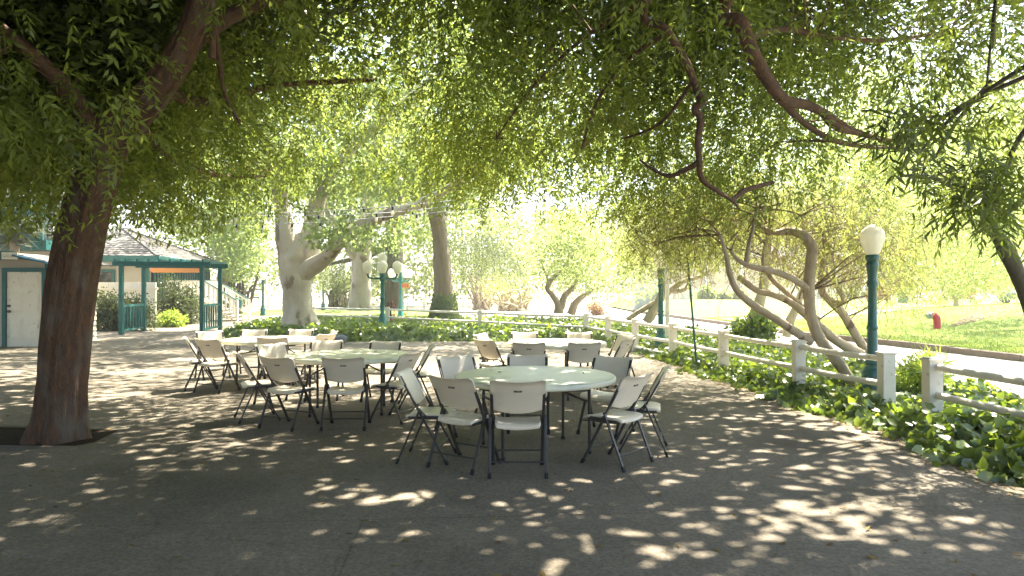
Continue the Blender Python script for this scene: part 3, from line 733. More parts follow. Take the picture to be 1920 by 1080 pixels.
for k in range(1, 16):                              # shingle courses
    t = k/16
    for a, b, c, d in ((T_[0], T_[1], r1, r1), (T_[3], T_[0], r2, r1)):
        p, q = a+(c-a)*t, b+(d-b)*t; mb.bar(p+Vector((0,0,.01)), q+Vector((0,0,.01)), .05, .035)
mb.bar(T_[0]+Vector((0,0,.03)), r1+Vector((0,0,.03)), .2, .05); mb.bar(T_[1]+Vector((0,0,.03)), r1+Vector((0,0,.03)), .2, .05)
mb.build('ridge_tile', M['shingle'], rf, og)
mb = MB(); mb.bar(HL(-.02,0,2.98), HL(-.02,8,2.98), .05, .3); mb.bar(HL(0,-.02,2.98), HL(12,-.02,2.98), .05, .3); mb.build('fascia', M['teal'], root, og)
for u0, u1 in ((1.2, 4.6), (5.0, 8.6), (9.0, 10.9)):
    mb = MB(); hbox(mb, u0, u1, .58, .70, 1.15, 2.65); wn = mb.build('window', M['glassdark'], root, og)
    mb = MB(); n = int((u1-u0)/.42)
    for k in range(n+1): u = u0+(u1-u0)*k/n; hbox(mb, u-.035, u+.035, .53, .60, 1.15, 2.65)
    hbox(mb, u0-.06, u1+.06, .52, .61, 1.05, 1.16); hbox(mb, u0-.06, u1+.06, .52, .61, 2.64, 2.74); mb.build('window_frame', M['teal'], wn, og)
mb = MB(); hbox(mb, .58, .70, 2.2, 3.4, 1.1, 2.4); wn = mb.build('window', M['glassdark'], root, og)
mb = MB(); hbox(mb, .54, .62, 2.1, 2.22, 1.0, 2.5); hbox(mb, .54, .62, 3.38, 3.5, 1.0, 2.5); hbox(mb, .54, .62, 2.22, 3.38, 2.38, 2.5); hbox(mb, .54, .62, 2.22, 3.38, 1.0, 1.1); mb.build('window_frame', M['teal'], wn, og)
mb = MB(); hbox(mb, .60, .75, .60, .75, 0, 2.95); mb.build('corner_board', M['teal'], root, og)
mb = MB(); mb.box((-16.3, 31.6, 2.72), (.01,.01,.01))
# porch stairs with a white balustrade
root = thing('porch_stairs', 'white wooden porch stairs with slatted railings beside the house', 'stairs', (-14.2, 33.3, 0)); og = root.location
mb = MB(); mb.box((-15.9, 33.9, .55), (1.8, 1.5, 1.1)); mb.build('landing', M['white'], root, og)
for k in range(6):
    mb = MB(); z = 1.1-(k+1)*.165; mb.box((-14.85+k*.27, 33.9, z-.02), (.3, 1.4, .04)); mb.box((-14.98+k*.27, 33.9, z-.1), (.03, 1.4, .14)); mb.build('step', M['white'], root, og)
for yy in (33.15, 34.65):
    mb = MB(); mb.bar((-16.8, yy, 1.95), (-15.0, yy, 1.95), .06, .08); mb.bar((-16.8, yy, 1.25), (-15.0, yy, 1.25), .05, .06)
    for k in range(9): mb.box((-16.7+k*.2, yy, 1.6), (.09, .03, .7))
    mb.bar((-15.0, yy, 1.95), (-13.35, yy, .95), .06, .08); mb.bar((-15.0, yy, 1.25), (-13.35, yy, .25), .05, .06)
    for k in range(8): x = -14.9+k*.2; z = 1.95-(x+15)*.606; mb.box((x, yy, z-.36), (.09, .03, .7))
    for x, h in ((-15.0, 2.0), (-14.2, 1.5), (-13.35, 1.05)): mb.box((x, yy, h/2), (.1, .1, h))
    rl = mb.build('railing', M['white'], root, og)
    mb = MB(); mb.bar((-15.0, yy, 2.01), (-13.3, yy, 1.0), .09, .035); mb.bar((-16.8, yy, 2.01), (-15.0, yy, 2.01), .09, .035); mb.build('handrail', M['teal'], rl, og)

# teal pergola
root = thing('pergola', 'teal wooden pergola over the walkway with baluster side panels', 'pergola', (-12.2, 24.3, 0)); og = root.location
C4 = {'a': (-13.45, 23.5), 'b': (-10.9, 24.0), 'c': (-13.75, 25.5), 'd': (-11.2, 26.2)}
for k, (x, y) in C4.items():
    mb = MB(); mb.box((x, y, 1.2), (.13, .13, 2.4)); mb.build('post', M['teal'], root, og, bevel=.01)
a, b, c, d = [Vector((*C4[k], 2.46)) for k in 'abcd']
for p, q in ((a, b), (c, d)):
    e = (q-p).normalized()*.28; mb = MB(); mb.bar(p-e, q+e, .09, .17); mb.build('beam', M['teal'], root, og, bevel=.01)
for k in range(9):
    t = -.04+1.08*k/8; p = a+(b-a)*t; q = c+(d-c)*t; e = (q-p).normalized()*.3; mb = MB(); mb.bar(p-e+Vector((0,0,.115)), q+e+Vector((0,0,.115)), .045, .09); mb.build('rafter', M['teal'], root, og)
for p, q in ((a, c), (b, d)):
    mb = MB(); p2, q2 = Vector((p.x,p.y,0)), Vector((q.x,q.y,0))
    mb.bar(p2+Vector((0,0,1.0)), q2+Vector((0,0,1.0)), .06, .08); mb.bar(p2+Vector((0,0,.15)), q2+Vector((0,0,.15)), .05, .07)
    for k in range(1, 8): r_ = p2+(q2-p2)*k/8; mb.box(r_+Vector((0,0,.57)), (.045, .045, .8))
    mb.build('side_panel', M['teal'], root, og)
# orange board hanging under the eave
mb = MB(); mb.box((0,0,0), (2.1, .05, .24)); mb.box((-1.08,0,0), (.12,.05,.14)); mb.box((1.08,0,0), (.12,.05,.14)); o = mb.build('hanging_board', M['orange'], bevel=.02); q = P(330, 506, 29.5); o.location = q
mb.v = []; tag(o, 'long orange wooden board hanging under the house eave', 'sign board')
# white panel fence beside the hedge
mb = MB()
for k in range(9): mb.box((-17.6+k*.36, 27.9, .98), (.35, .04, 1.75))
mb.box((-16.1, 27.85, 1.6), (3.3, .05, .09)); mb.box((-16.1, 27.85, .4), (3.3, .05, .09))
o = mb.build('board_fence', M['white'], origin=(-16.1, 27.9, 0)); tag(o, 'white vertical board fence behind the dark hedge left of the pergola', 'fence')
# upper building with teal balcony
root = thing('balcony_house', 'two storey cream house with a dark teal balcony above the small building', 'house', (-19, 26, 0)); og = root.location
mb = MB(); boards(mb, (-24.4, 28.6), 10.2, 4.2, 0, 6.4, .22); boards(mb, (-18.35, 27.0), 1.86, 1.0, 0, 6.4, .22); mb.build('wall', M['siding'], root, og)
mb = MB(); mb.box((-20.4, 25.9, 3.22), (6.2, 1.1, .36)); mb.box((-18.35, 25.45, 4.1), (1.75, .07, 1.4)); mb.box((-22.0, 25.45, 4.1), (4.6, .07, 1.4)); mb.build('balcony', M['teal'], root, og)
mb = MB(); mb.box((-19.5, 25.42, 4.1), (.24, .1, 1.4)); mb.build('balcony_post', M['white'], root, og)
mb = MB(); mb.bar((-19.4, 25.38, 4.62), (-17.5, 25.38, 4.58), .03, .03); mb.build('handrail', M['white'], root, og)
mb = MB(); q = Vector(((94-960)/F*25.36, 25.36, CAMH+106*25.36/F)); mb.box(q, (.28, .05, .43)); mb.box(q+Vector((0,-.03,0)), (.23, .02, .38), mi=1)
vs_, fs_ = text_mesh('8', .36); Mx = Matrix.Rotation(R(90), 3, 'X'); mb.add([Mx @ p+q+Vector((.02,-.045,0)) for p in vs_], fs_, 0); mb.build('number_sign', [M['white'], M['slot']], root, og)
mb = MB(); mb.box((-24.4, 28.4, 6.6), (10.8, 5.6, .35)); mb.build('roof', M['shingle'], root, og)

# small lantern
q = P(447, 600, 34.5); t = thing('garden_lantern', 'small teal lantern on a short post at the foot of the porch stairs', 'lantern', (q.x, q.y, 0))
mb = MB(); mb.lathe([(.05,0),(.04,.6)], 10); mb.build('post', M['teallamp'], t)
mb = MB(); mb.lathe([(.08,.6),(.16,.68),(.17,.95),(.19,.97),(.04,1.08),(.02,1.12)], 10); mb.build('lamp_head', M['teallamp'], t)
# orange sign on a post
q = P(760, 560, 41); t = thing('post_sign', 'small orange board sign on a grey post behind the globe lamps', 'sign', (q.x, q.y, 0))
mb = MB(); mb.box((-.12, 0, .9), (.07,.07,1.8)); mb.box((.14, 0, .9), (.05,.05,1.8)); mb.build('post', M['grey'], t)
mb = MB(); mb.box((0,-.06,1.76), (.48,.05,.28))
for k in range(3): mb.box((-.14+.14*k,-.09,1.76), (.06,.01,.14), mi=1)
mb.build('board', [M['orange'], M['red']], t)

# ------------------------------------------------------------------ background right: house, picket fence, box, shrubs
root = thing('cottage', 'pale yellow cottage wall behind the white picket fence', 'house', (20, 66, 0)); og = root.location
M['yellow'] = mat('yellow_siding', (.62, .52, .30), (.56, .47, .27), rough=.8, scale=2)
mb = MB(); boards(mb, (24, 70), 20, 8, .4, 4.6, .25); mb.build('wall', M['yellow'], root, og)
mb = MB(); mb.add([(13.4,65.3,4.6),(34.6,65.3,4.6),(34.6,74.7,4.6),(13.4,74.7,4.6),(13.4,70,7),(34.6,70,7)], [(0,1,5,4),(2,3,4,5),(3,0,4),(1,2,5),(3,2,1,0)]); mb.build('roof', M['shingle'], root, og)
for x in (15.2, 18.6, 22, 27, 31):
    mb = MB(); mb.box((x, 65.4, 2.4), (.3, .3, 4.0)); mb.build('porch_post', M['white'], root, og)
mb = MB()
root = thing('picket_fence', 'white picket fence along the far edge of the lawn', 'fence', (14, 60, .55)); og = root.location
mb = MB()
for k in range(90): x = 14.5+k*.24; mb.box((x, 60, 1.05), (.13, .04, 1.1)); mb.add([(x-.065,59.98,1.6),(x+.065,59.98,1.6),(x,59.98,1.72)], [(0,1,2)])
mb.build('pickets', M['white'], root, og)
mb = MB(); mb.box((25.2, 60.05, .8), (21.8, .04, .1)); mb.box((25.2, 60.05, 1.35), (21.8, .04, .1)); mb.build('rail', M['white'], root, og)
for k in range(6):
    x = 15.2+k*4; mb = MB(); mb.box((x, 60.0, 1.15), (.3, .3, 1.5)); mb.box((x, 60.0, 1.92), (.38,.38,.08)); mb.build('post', M['white'], root, og)
q = P(1212, 570, 46)
root = thing('utility_cabinet', 'grey green metal utility cabinet beyond the road', 'cabinet', (q.x, q.y, 0)); og = root.location
mb = MB(); mb.box((q.x, q.y, 1.0), (1.7, .9, 2.0)); mb.build('body', M['grey'], root, og, bevel=.02)
mb = MB(); mb.box((q.x-.42, q.y-.46, 1.0), (.8, .03, 1.8)); mb.box((q.x+.42, q.y-.46, 1.0), (.8, .03, 1.8)); mb.build('door', M['grey'], root, og, bevel=.01)
mb = MB(); mb.box((q.x, q.y, 2.04), (1.85, 1.05, .08)); mb.build('lid', M['grey'], root, og)
q = P(1693, 574, 52)
root = thing('litter_bin', 'small teal litter bin at the far side of the lawn', 'bin', (q.x, q.y, lawn_z(q.x, q.y)))
mb = MB(); mb.lathe([(.34,0),(.4,.9),(.42,.92)], 16); mb.build('body', M['teallamp'], root); mb = MB(); mb.lathe([(.43,.92),(.4,1.05),(.2,1.2),(.05,1.24)], 16); mb.build('lid', M['grey'], root)

def shrub(name, label, cat, pos, rad, n, L, W, m, group=None, clumps=14, stem=M['bark_dark']):
    root = thing(name, label, cat, pos, group=group); og = Vector(pos)
    c = nrm(rng.normal(0,1,(clumps,3)))*rng.uniform(.2,.8,(clumps,1)); c[:,2] = np.abs(c[:,2])
    C = np.array(pos)+c*np.array(rad)+np.array([0,0,rad[2]*.15])
    leafmesh('foliage', cloud(C, np.array(rad)*.42, n//clumps, L, W), m, root, og)
    mb = MB()
    for k in range(5):
        a = random.uniform(0, 6.28); tip = Vector((math.cos(a)*rad[0]*.5, math.sin(a)*rad[1]*.5, rad[2]*.9)); limb3(mb, [og, og+tip*.4+Vector((0,0,.1)), og+tip], [.035*rad[2], .025*rad[2], .01*rad[2]], 6, 3)
    mb.build('stem', stem, root, og); return root
shrub('hedge_bush', 'dark clipped hedge behind the left pergola panel', 'shrub', (-14.9, 25.9, 0), (1.75,.8,1.35), 9000, .1,.06, M['leaf_dark'], clumps=40)
shrub('bush', 'rounded dark green bush under the porch window', 'shrub', (-14.9, 30.3, 0), (1.15,1.0,1.85), 7000, .12,.07, M['leaf_dark'], clumps=30)
shrub('bush', 'low yellow green fern beside the walkway under the dark bush', 'shrub', (-14.1, 28.2, 0), (.85,.6,.6), 2600, .16,.05, M['fern'])
shrub('bush', 'small fern clump left of the yellow green fern', 'shrub', (-15.9, 28.6, 0), (.6,.5,.5), 1800, .16,.05, M['leaf_wood'])
shrub('bush', 'bushy plant behind the lantern at the foot of the stairs', 'shrub', ((437-960)/F*37, 37, 0), (.7,.6,1.5), 2600, .13,.08, M['leaf_wood'])
BG = 'green bushes along the picket fence'
for px, lab in ((1325,'round green bush by the picket fence, leftmost'),(1358,'middle low bush by the picket fence'),(1388,'right bush by the picket fence beside the crooked trunk'),(1596,'leafy bush by the picket fence near pink blossom')):
    s = {1325:.75,1358:.5,1388:.55,1596:.7}[px]
    shrub('bush', lab, 'shrub', ((px-960)/F*58, 58, lawn_z((px-960)/F*58, 58)), (1.5*s,1.0*s,1.5*s), 1800, .22,.13, M['leaf_bright'], BG)
shrub('flower_bush', 'pink flowering bush beside the green lamp post', 'shrub', ((1648-960)/F*56, 56, .6), (1.2,.8,1.1), 1800, .2,.15, M['blossom'])
shrub('flower_bush', 'red flowering bush behind the small lawn tree', 'shrub', ((1806-960)/F*60, 60, .7), (1.6,.8,1.5), 1500, .22,.16, M['blossom'])
shrub('flower_bush', 'tiny pink flowers above the back fence beside the five globe lamp', 'shrub', ((731-960)/F*29, 29, 0), (.22,.2,1.15), 260, .08,.06, M['blossom'], clumps=6)
shrub('bush', 'low orange brown shrub beyond the back fence corner', 'shrub', ((1120-960)/F*40, 40, 0), (.9,.5,.85), 1600, .13,.05, leafmat('rust_leaf', (.24,.13,.05), (.3,.18,.06), fac=.4))
shrub('bush', 'yellow green fern growing beside the near lamp post', 'shrub', (5.75, 9.7, .15), (.5,.45,.55), 1500, .16,.022, M['fern'], clumps=12)
shrub('bush', 'leafy ivy mound at the foot of the pale trunks', 'shrub', (6.55, 18.4, .1), (.75,.7,.9), 2400, .13,.1, M['ivy'])
# stones by the sycamore
for k, (x, y, s, lab) in enumerate(((-5.75,20.1,.17,'grey blue rounded stone at the ivy edge, leftmost'),(-5.4,20.05,.15,'grey blue rounded stone at the ivy edge, second of three'),(-5.02,20.0,.19,'grey blue rounded stone at the ivy edge, rightmost'))):
    bm = bmesh.new(); bmesh.ops.create_icosphere(bm, subdivisions=3, radius=s)
    for v in bm.verts: v.co *= 1+.12*math.sin(v.co.x*14+k)*math.sin(v.co.y*12)+.06*math.sin(v.co.z*20); v.co.z *= .8
    me = bpy.data.meshes.new('rock'); bm.to_mesh(me); bm.free(); me.materials.append(M['rock'])
    for p_ in me.polygons: p_.use_smooth = True
    o = bpy.data.objects.new('rock', me); COL.objects.link(o); o.location = (x, y, s*.6); tag(o, lab, 'rock', 'stones at the ivy edge')
# yucca behind the small building
x, y = (24-960)/F*24.4, 24.4; t = thing('yucca', 'spiky yucca with pale sword leaves above the small building roof', 'plant', (x, y, 0)); og = t.location
mb = MB(); limb3(mb, [og, og+Vector((0,0,1.6)), og+Vector((.05,0,3.3))], [.2,.17,.15]); mb.build('trunk', M['bark_brown'], t, og)
n = 420; hd = np.where(rng.uniform(0,1,n) < .5, 3.3, 3.7); d = nrm(np.stack([rng.normal(0,1,n), rng.normal(0,1,n), rng.normal(.25,.6,n)], 1)); p = np.stack([np.full(n,x)+np.where(hd>3.5,.25,-.1), np.full(n,y), hd], 1)
leafmesh('leaves', diamonds(p, d, nrm(np.cross(d, rng.normal(0,1,(n,3)))), rng.uniform(.6,1.0,n), np.full(n,.055), .2), M['yucca'], t, og)

# car far right
q = ((1903-960)/F*50, 50); z0 = lawn_z(*q)
t = thing('parked_car', 'dark blue parked car at the far right edge beyond the lawn', 'car', (q[0]+1.2, q[1], z0), R(10))
CP = mat('blue_car_paint', (.03,.07,.14), (.025,.06,.12), rough=.25, spec=.7)
mb = MB(); prof = [(-2.1,.35),(-2.15,.62),(-2.0,.85),(-1.1,.98),(-.5,1.42),(.9,1.46),(1.6,1.0),(2.1,.9),(2.15,.4)]; k = len(prof)
mb.add([(x_, -.85, z_) for x_, z_ in prof]+[(x_, .85, z_) for x_, z_ in prof], [tuple(range(k))[::-1], tuple(range(k, 2*k))]+[(i, (i+1) % k, (i+1) % k+k, i+k) for i in range(k)]); mb.build('body', CP, t, bevel=.05)
mb = MB(); mb.add([(-.95,-.87,1.0),(1.35,-.87,1.0),(.85,-.87,1.38),(-.48,-.87,1.36)], [(0,1,2,3)]); mb.add([(-1.06,-.7,1.02),(-1.06,.7,1.02),(-.55,.65,1.42),(-.55,-.65,1.42)], [(0,1,2,3)]); mb.build('window', M['glassdark'], t)
for x_ in (-1.35, 1.35):
    for y_ in (-.8, .8):
        mb = MB(); mb.tube([(x_, y_-.1, .32), (x_, y_+.1, .32)], .33, 18); wh = mb.build('wheel', M['rubber'], t); mb = MB(); mb.tube([(x_, y_-.12, .32), (x_, y_+.12, .32)], .19, 12); mb.build('rim', M['grey'], wh)

# ------------------------------------------------------------------ TREES
def bgtree(name, label, limbs, bark, crown, leaf, base, group=None, extra=None, n=12):
    root = thing(name, label, 'tree', base, group=group); og = Vector(base)
    mb = MB(); limb(mb, limbs[0], n, 5); mb.build('trunk', bark, root, og)
    if len(limbs) > 1:
        for l in limbs[1:]:
            mb = MB(); limb(mb, l, 9, 4); mb.build('branch', bark, root, og)
    if crown is not None: leafmesh('crown', crown, leaf, root, og)
    if extra: extra(root, og)
    return root
def pxclumps(n, poly_px, d0, d1):
    """clump centres inside a region seen at px/py, spread in depth d0..d1"""
    out = []
    xs = [q[0] for q in poly_px]; ys_ = [q[1] for q in poly_px]
    while len(out) < n:
        a = random.uniform(min(xs), max(xs)); b = random.uniform(min(ys_), max(ys_))
        if inpoly(np.array([a]), np.array([b]), poly_px)[0]: out.append(P(a, b, random.uniform(d0, d1)))
    return np.array(out)
# sycamore beside the terrace
C = np.concatenate([pxclumps(180, [(360,150),(980,120),(960,330),(860,390),(700,360),(640,400),(560,370),(500,390),(470,450),(390,450)], 21.5, 29), pxclumps(6, [(600,400),(760,370),(780,420),(700,450),(640,470),(600,450)], 19.6, 22), pxclumps(90, [(300,-160),(1100,-160),(1050,130),(340,150)], 20, 30), pxclumps(70, [(930,100),(1250,100),(1220,330),(1080,360),(950,330)], 18, 27), np.stack([rng.uniform(-13,0,130), rng.uniform(15,25,130), rng.uniform(7.2,10.5,130)], 1)])  # last batch: high clumps added only to shade the terrace
bgtree('sycamore_tree', 'massive pale sycamore with mottled bark standing in the ivy behind the tables',
  [[(566,640,23.5,40.0),(562,612,23.5,32.0),(559,580,23.5,27.2),(557,540,23.5,26.4),(556,505,23.5,28.0),(556,480,23.5,26.4),(556,455,23.5,17.6),(557,435,23.5,4.8)],
   [(546,530,23.4,20.0),(542,490,23.4,20.8),(536,440,23.4,17.6),(530,400,23.4,14.4),(520,340,23.3,12.0),(500,260,23,8.8),(460,170,22.6,6.4),(430,80,22.2,4.0)],
   [(568,530,23.6,20.0),(574,490,23.6,20.8),(583,440,23.6,17.6),(592,390,23.6,14.4),(612,340,23.6,12.0),(650,290,23.8,10.4),(705,235,24,8.0),(770,180,24.4,5.6),(850,120,25,4.0)],
   [(556,540,23.4,17),(574,508,23.3,17.6),(610,484,22.8,13.6),(642,448,22,12.0),(690,417,21.5,12.0),(735,398,21,11.2),(785,383,20.6,9.6),(850,348,20.2,8.0),(930,300,19.8,5.6),(1010,240,19.6,3.2)]],
  M['bark_syc'], cloud(C, (.75,.75,.45), 110, .17, .13, .3), M['leaf_syc'], (-7.3,23.5,0), n=20)
C = pxclumps(120, [(620,180),(960,160),(940,420),(760,470),(640,440)], 30, 38)
bgtree('sycamore_tree', 'second pale sycamore trunk farther back behind the globe lamp',
  [[(675,582,33,21),(676,540,33,18),(679,490,33,18),(683,450,33,16),(688,390,33,13),(697,300,33,10),(720,200,33,7)],
   [(672,492,33,9),(650,458,32.6,7),(630,425,32.3,6),(610,390,32,5),(590,330,32,3)]],
  M['bark_syc'], cloud(C, (1.1,1.1,.6), 70, .22, .16, .3), M['leaf_syc'], ((677-960)/F*33,33,0), n=14)
C = pxclumps(70, [(700,120),(1000,140),(980,300),(880,380),(760,330)], 27, 33)
bgtree('tall_tree', 'straight brown trunk with ivy at its foot right of the globe lamps',
  [[(834,596,30,24),(832,560,30,19),(830,510,30,17),(826,450,30,15.5),(815,390,30,15),(795,335,30,14),(778,270,30,12),(765,150,30,9),(760,20,30,6)]],
  M['bark_brown'], cloud(C, (1,1,.6), 90, .18, .13, .3), M['leaf_syc'], ((833-960)/F*30,30,0), n=14,
  extra=lambda r, o: leafmesh('ivy_collar', ivy_leaves(*(lambda a, h: (np.stack([o.x+np.cos(a)*(.75-.2*h), o.y+np.sin(a)*(.75-.2*h), h], 1), np.stack([np.cos(a), np.sin(a), a*0+.2], 1)))(rng.uniform(0,6.28,900), rng.beta(1,2,900)*1.5), rng.uniform(.12,.2,900)), M['ivy'], r, o, faces=IVF))
# dark weeping conifer
def weep(C, n_each, length, L, W):
    out = []; 
    for c in C:
        for _ in range(n_each):
            a = np.array(c)+rng.normal(0,.35,3); k = 12; t = np.linspace(0,1,k); ln = length*random.uniform(.5,1.2)
            p = a+np.stack([rng.normal(0,.03,k)+t*rng.normal(0,.12), rng.normal(0,.03,k), -t*ln], 1)
            d = nrm(np.stack([rng.normal(0,.6,k), rng.normal(0,.6,k), -np.ones(k)], 1)); out.append(diamonds(p, d, nrm(np.cross(d, rng.normal(0,1,(k,3)))), L*rng.uniform(.6,1.2,k), np.full(k,W)))
    return np.concatenate(out)
C = np.concatenate([pxclumps(60, [(690,250),(790,250),(800,480),(700,470)], 39, 43), pxclumps(30, [(620,480),(720,470),(700,500),(600,510)], 39, 43), pxclumps(50, [(850,430),(980,440),(960,500),(870,520)], 39, 44)])
bgtree('weeping_conifer', 'dark ivy clad conifer trunk with hanging grey green branches',
  [[(735,580,42,22),(736,540,42,19),(738,480,42,18),(740,400,42,15),(742,300,42,11),(744,180,42,6)], [(742,440,42,8),(700,475,41,6),(640,490,41,4),(600,500,41,2)]],
  M['bark_dark'], weep(C, 9, 1.5, .16, .04), M['leaf_dark'], ((736-960)/F*42,42,0))
# bright small tree
C = pxclumps(120, [(985,450),(1030,410),(1090,385),(1180,400),(1200,480),(1215,540),(1180,562),(1100,555),(1060,520),(1000,520),(970,480)], 29, 35)
bgtree('small_tree', 'small fork trunked tree with glowing yellow green leaves beyond the back fence',
  [[(1047,588,32,11),(1046,570,32,7),(1036,553,32,5.5),(1026,540,32,4.5),(1036,522,32,4),(1052,508,32,4),(1062,490,32,3),(1068,470,32,2)],
   [(1052,580,32,6),(1058,556,32,6),(1072,542,32,5),(1080,530,32,3),(1082,510,32,2)],
   [(1070,590,32.5,9),(1078,570,32.5,7),(1092,556,32.5,5),(1110,546,32.5,3),(1130,535,32.5,2)], [(1030,530,32,3),(1024,515,32,2.4),(1018,500,32,1.8),(1014,490,32,1)]],
  M['bark_brown'], cloud(C, (.75,.75,.5), 85, .16, .09, .4), M['leaf_bright'], ((1047-960)/F*32,32,0))
# tangle of low bare branches
def tangle(label, x0, x1, yb, ytop, d, nb, bark, leafm, nleaf, name='twisted_shrub'):
    bx = (x0+x1)/2; root = thing(name, label, 'shrub', ((bx-960)/F*d, d, 0)); og = Vector(((bx-960)/F*d, d, 0))
    mb = MB()
    for k in range(nb):
        s = bx+random.uniform(-.25,.25)*(x1-x0); e = random.uniform(x0, x1); h = random.uniform(ytop, yb-15); dd = d+random.uniform(-1.5,1.5)
        m_ = (s+e)/2+random.uniform(-15,15); limb(mb, [(s, yb, d, 3.2),(s+(m_-s)*.5, yb-(yb-h)*.45+random.uniform(-6,6), dd, 2.4),(m_, h+(yb-h)*.2+random.uniform(-8,8), dd, 1.8),(e, h, dd, .8)], 5, 3)
    mb.build('branch', bark, root, og)
    C = pxclumps(26, [(x0,ytop-18),(x1,ytop-18),(x1+6,ytop+20),(x0-6,ytop+20)], d-1.5, d+1.5)
    leafmesh('foliage', cloud(C, (.7,.8,.4), nleaf//26, .12, .04), leafm, root, og); return root
tangle('tangle of low bare pale branches beyond the back fence left of the glowing tree', 905, 1020, 582, 540, 36, 46, M['bark_pale'], M['leaf_olive'], 1600)
tangle('brown multi stemmed shrub arching behind the tall brown trunk', 868, 935, 580, 505, 42, 24, M['bark_grey'], M['leaf_wood'], 2200)
tangle('dark stemmed spreading shrub behind the small lamp post left of the sycamore', 405, 495, 572, 470, 46, 26, M['bark_dark'], M['leaf_wood'], 5200)
tangle('low dark twiggy shrub between the two sycamore trunks', 600, 668, 574, 520, 46, 22, M['bark_dark'], M['leaf_wood'], 2600)

def twigs(mb, C, targets, frac, r=.006):
    for c in C:
        if random.random() < frac:
            c = Vector(c); t = min(targets, key=lambda q: (q-c).length_squared)
            if (c-t).length > 1.5: continue
            m_ = (c+t)/2+Vector((random.gauss(0,.15), random.gauss(0,.15), random.gauss(.1,.15)))
            limb3(mb, [t, m_, c], [r*2.2, r*1.5, r*.6], 4, 3, 0)

# ---- big pepper tree on the left and its neighbour whose limbs come over from the right
HEM = ([-400,0,200,300,420,500,600,700,800,900,1000,1100,1200,1300,1500,1700,1950,2400], [395,398,392,388,380,352,330,318,312,330,372,392,400,392,370,330,300,290])
def hem_z(x, y, slope_r=.24):
    px = 960+F*x/np.maximum(y, 1)
    py = np.interp(px, HEM[0], HEM[1])
    tan = (540-py)/F
    yr = 11.0
    zl = CAMH+np.clip(y, 5.2, 12)*tan+np.clip(5.2-y, 0, 9)*.25        # left: hangs low close by
    zr = CAMH+yr*tan+np.clip(yr-y, 0, 12)*slope_r
    wl = np.clip((420-px)/160, 0, 1)
    return zl*wl+zr*(1-wl)
def canopy(n, fx, ymin, ymax, depth):
    x = rng.uniform(fx[0], fx[1], n); y = rng.uniform(ymin, ymax, n)
    z = hem_z(x, y)+.30+rng.exponential(depth, n)+.28*np.sin(1.7*x+.6*y)+.22*np.sin(2.3*y-1.1*x)
    px = 960+F*x/y; py = 540-(z-CAMH)/y*F
    front = (y < 7.6) & (px > 120) & (px < 440) & (py > 20) & (rng.uniform(0,1,n) < np.where(py < 200, .55, .85))      # few sprays hang before the leaning trunk
    mid = (px > 560) & (px < 1150) & (rng.uniform(0,1,n) < .45)                                  # thinner where the two crowns meet
    return np.stack([x, y, z], 1)[~front & ~mid]
def canopy_leaves(C, per, K=5, ll=.108, lw=.031):
    """tufts of pinnate sprays: each tuft has its own size, hang and leaf tone"""
    m = len(C); sz = rng.uniform(.7, 1.35, m); tone = rng.uniform(.08, .92, m); cnt = rng.poisson(per*sz)
    idx = np.repeat(np.arange(m), cnt); n = len(idx); k = sz[idx][:, None]
    off = rng.normal(0, 1, (n,3))*np.array([.34,.34,.30])*k; off[:,2] -= .12*(off[:,0]**2+off[:,1]**2)
    P_ = C[idx]+off
    d = nrm(off*np.array([1,1,.3]))*.7+rng.normal(0,.45,(n,3)); d[:,2] -= .55
    keep = (np.linalg.norm(P_-np.array([0,0,CAMH]), axis=1) > 3.6) & (P_[:,2]-CAMH > .105*np.maximum(P_[:,1], 5))
    P_, d, idx = P_[keep], d[keep], idx[keep]; n = len(idx)
    V = sprays(P_, d, rng.uniform(.22,.42,n), K, ll, lw); t = np.tile(np.clip(tone[idx]+rng.normal(0,.15,n), 0, 1), 2*K)
    k = sunkeep(V); return V[k], t[k]
def upper(n, fx, y0, y1, lift, thick, L=.14, W=.07):  # dense leaves added to block the sun, dropping low behind the camera
    x = rng.uniform(fx[0], fx[1], n); y = rng.uniform(y0, y1, n); k = rng.uniform(0,1,n) < np.clip((y1-y)/3.6, .08, 1); x, y = x[k], y[k]; n = len(x)
    gap = (np.abs(960+F*x/np.maximum(y,1)-860) < 270) & (y > 9.3) & (rng.uniform(0,1,n) < .5); x, y = x[~gap], y[~gap]; n = len(x)
    z = hem_z(x, np.maximum(y, 4.5))+np.clip(4.5-y, 0, 5)*.12-np.clip(-1-y, 0, 20)*.45+lift+rng.uniform(0, thick, n)  # curtain behind the camera sinks to darken the foreground
    z += 1.3*np.clip((7.5-y)/2, 0, 1)*(y > -1)
    z = np.where(y < -1, np.maximum(z, rng.uniform(.3, 2.5, n)), z)
    p = np.stack([x, y, z], 1); d = nrm(rng.normal(0,1,(n,3))*np.array([1,1,.5])); ww = nrm(np.cross(d, np.array([0,0,1.])+rng.normal(0,.4,(n,3))))
    s = rng.uniform(.7,1.2,n); return sunfilter(diamonds(p, d, ww, L*s, W*s, .1))

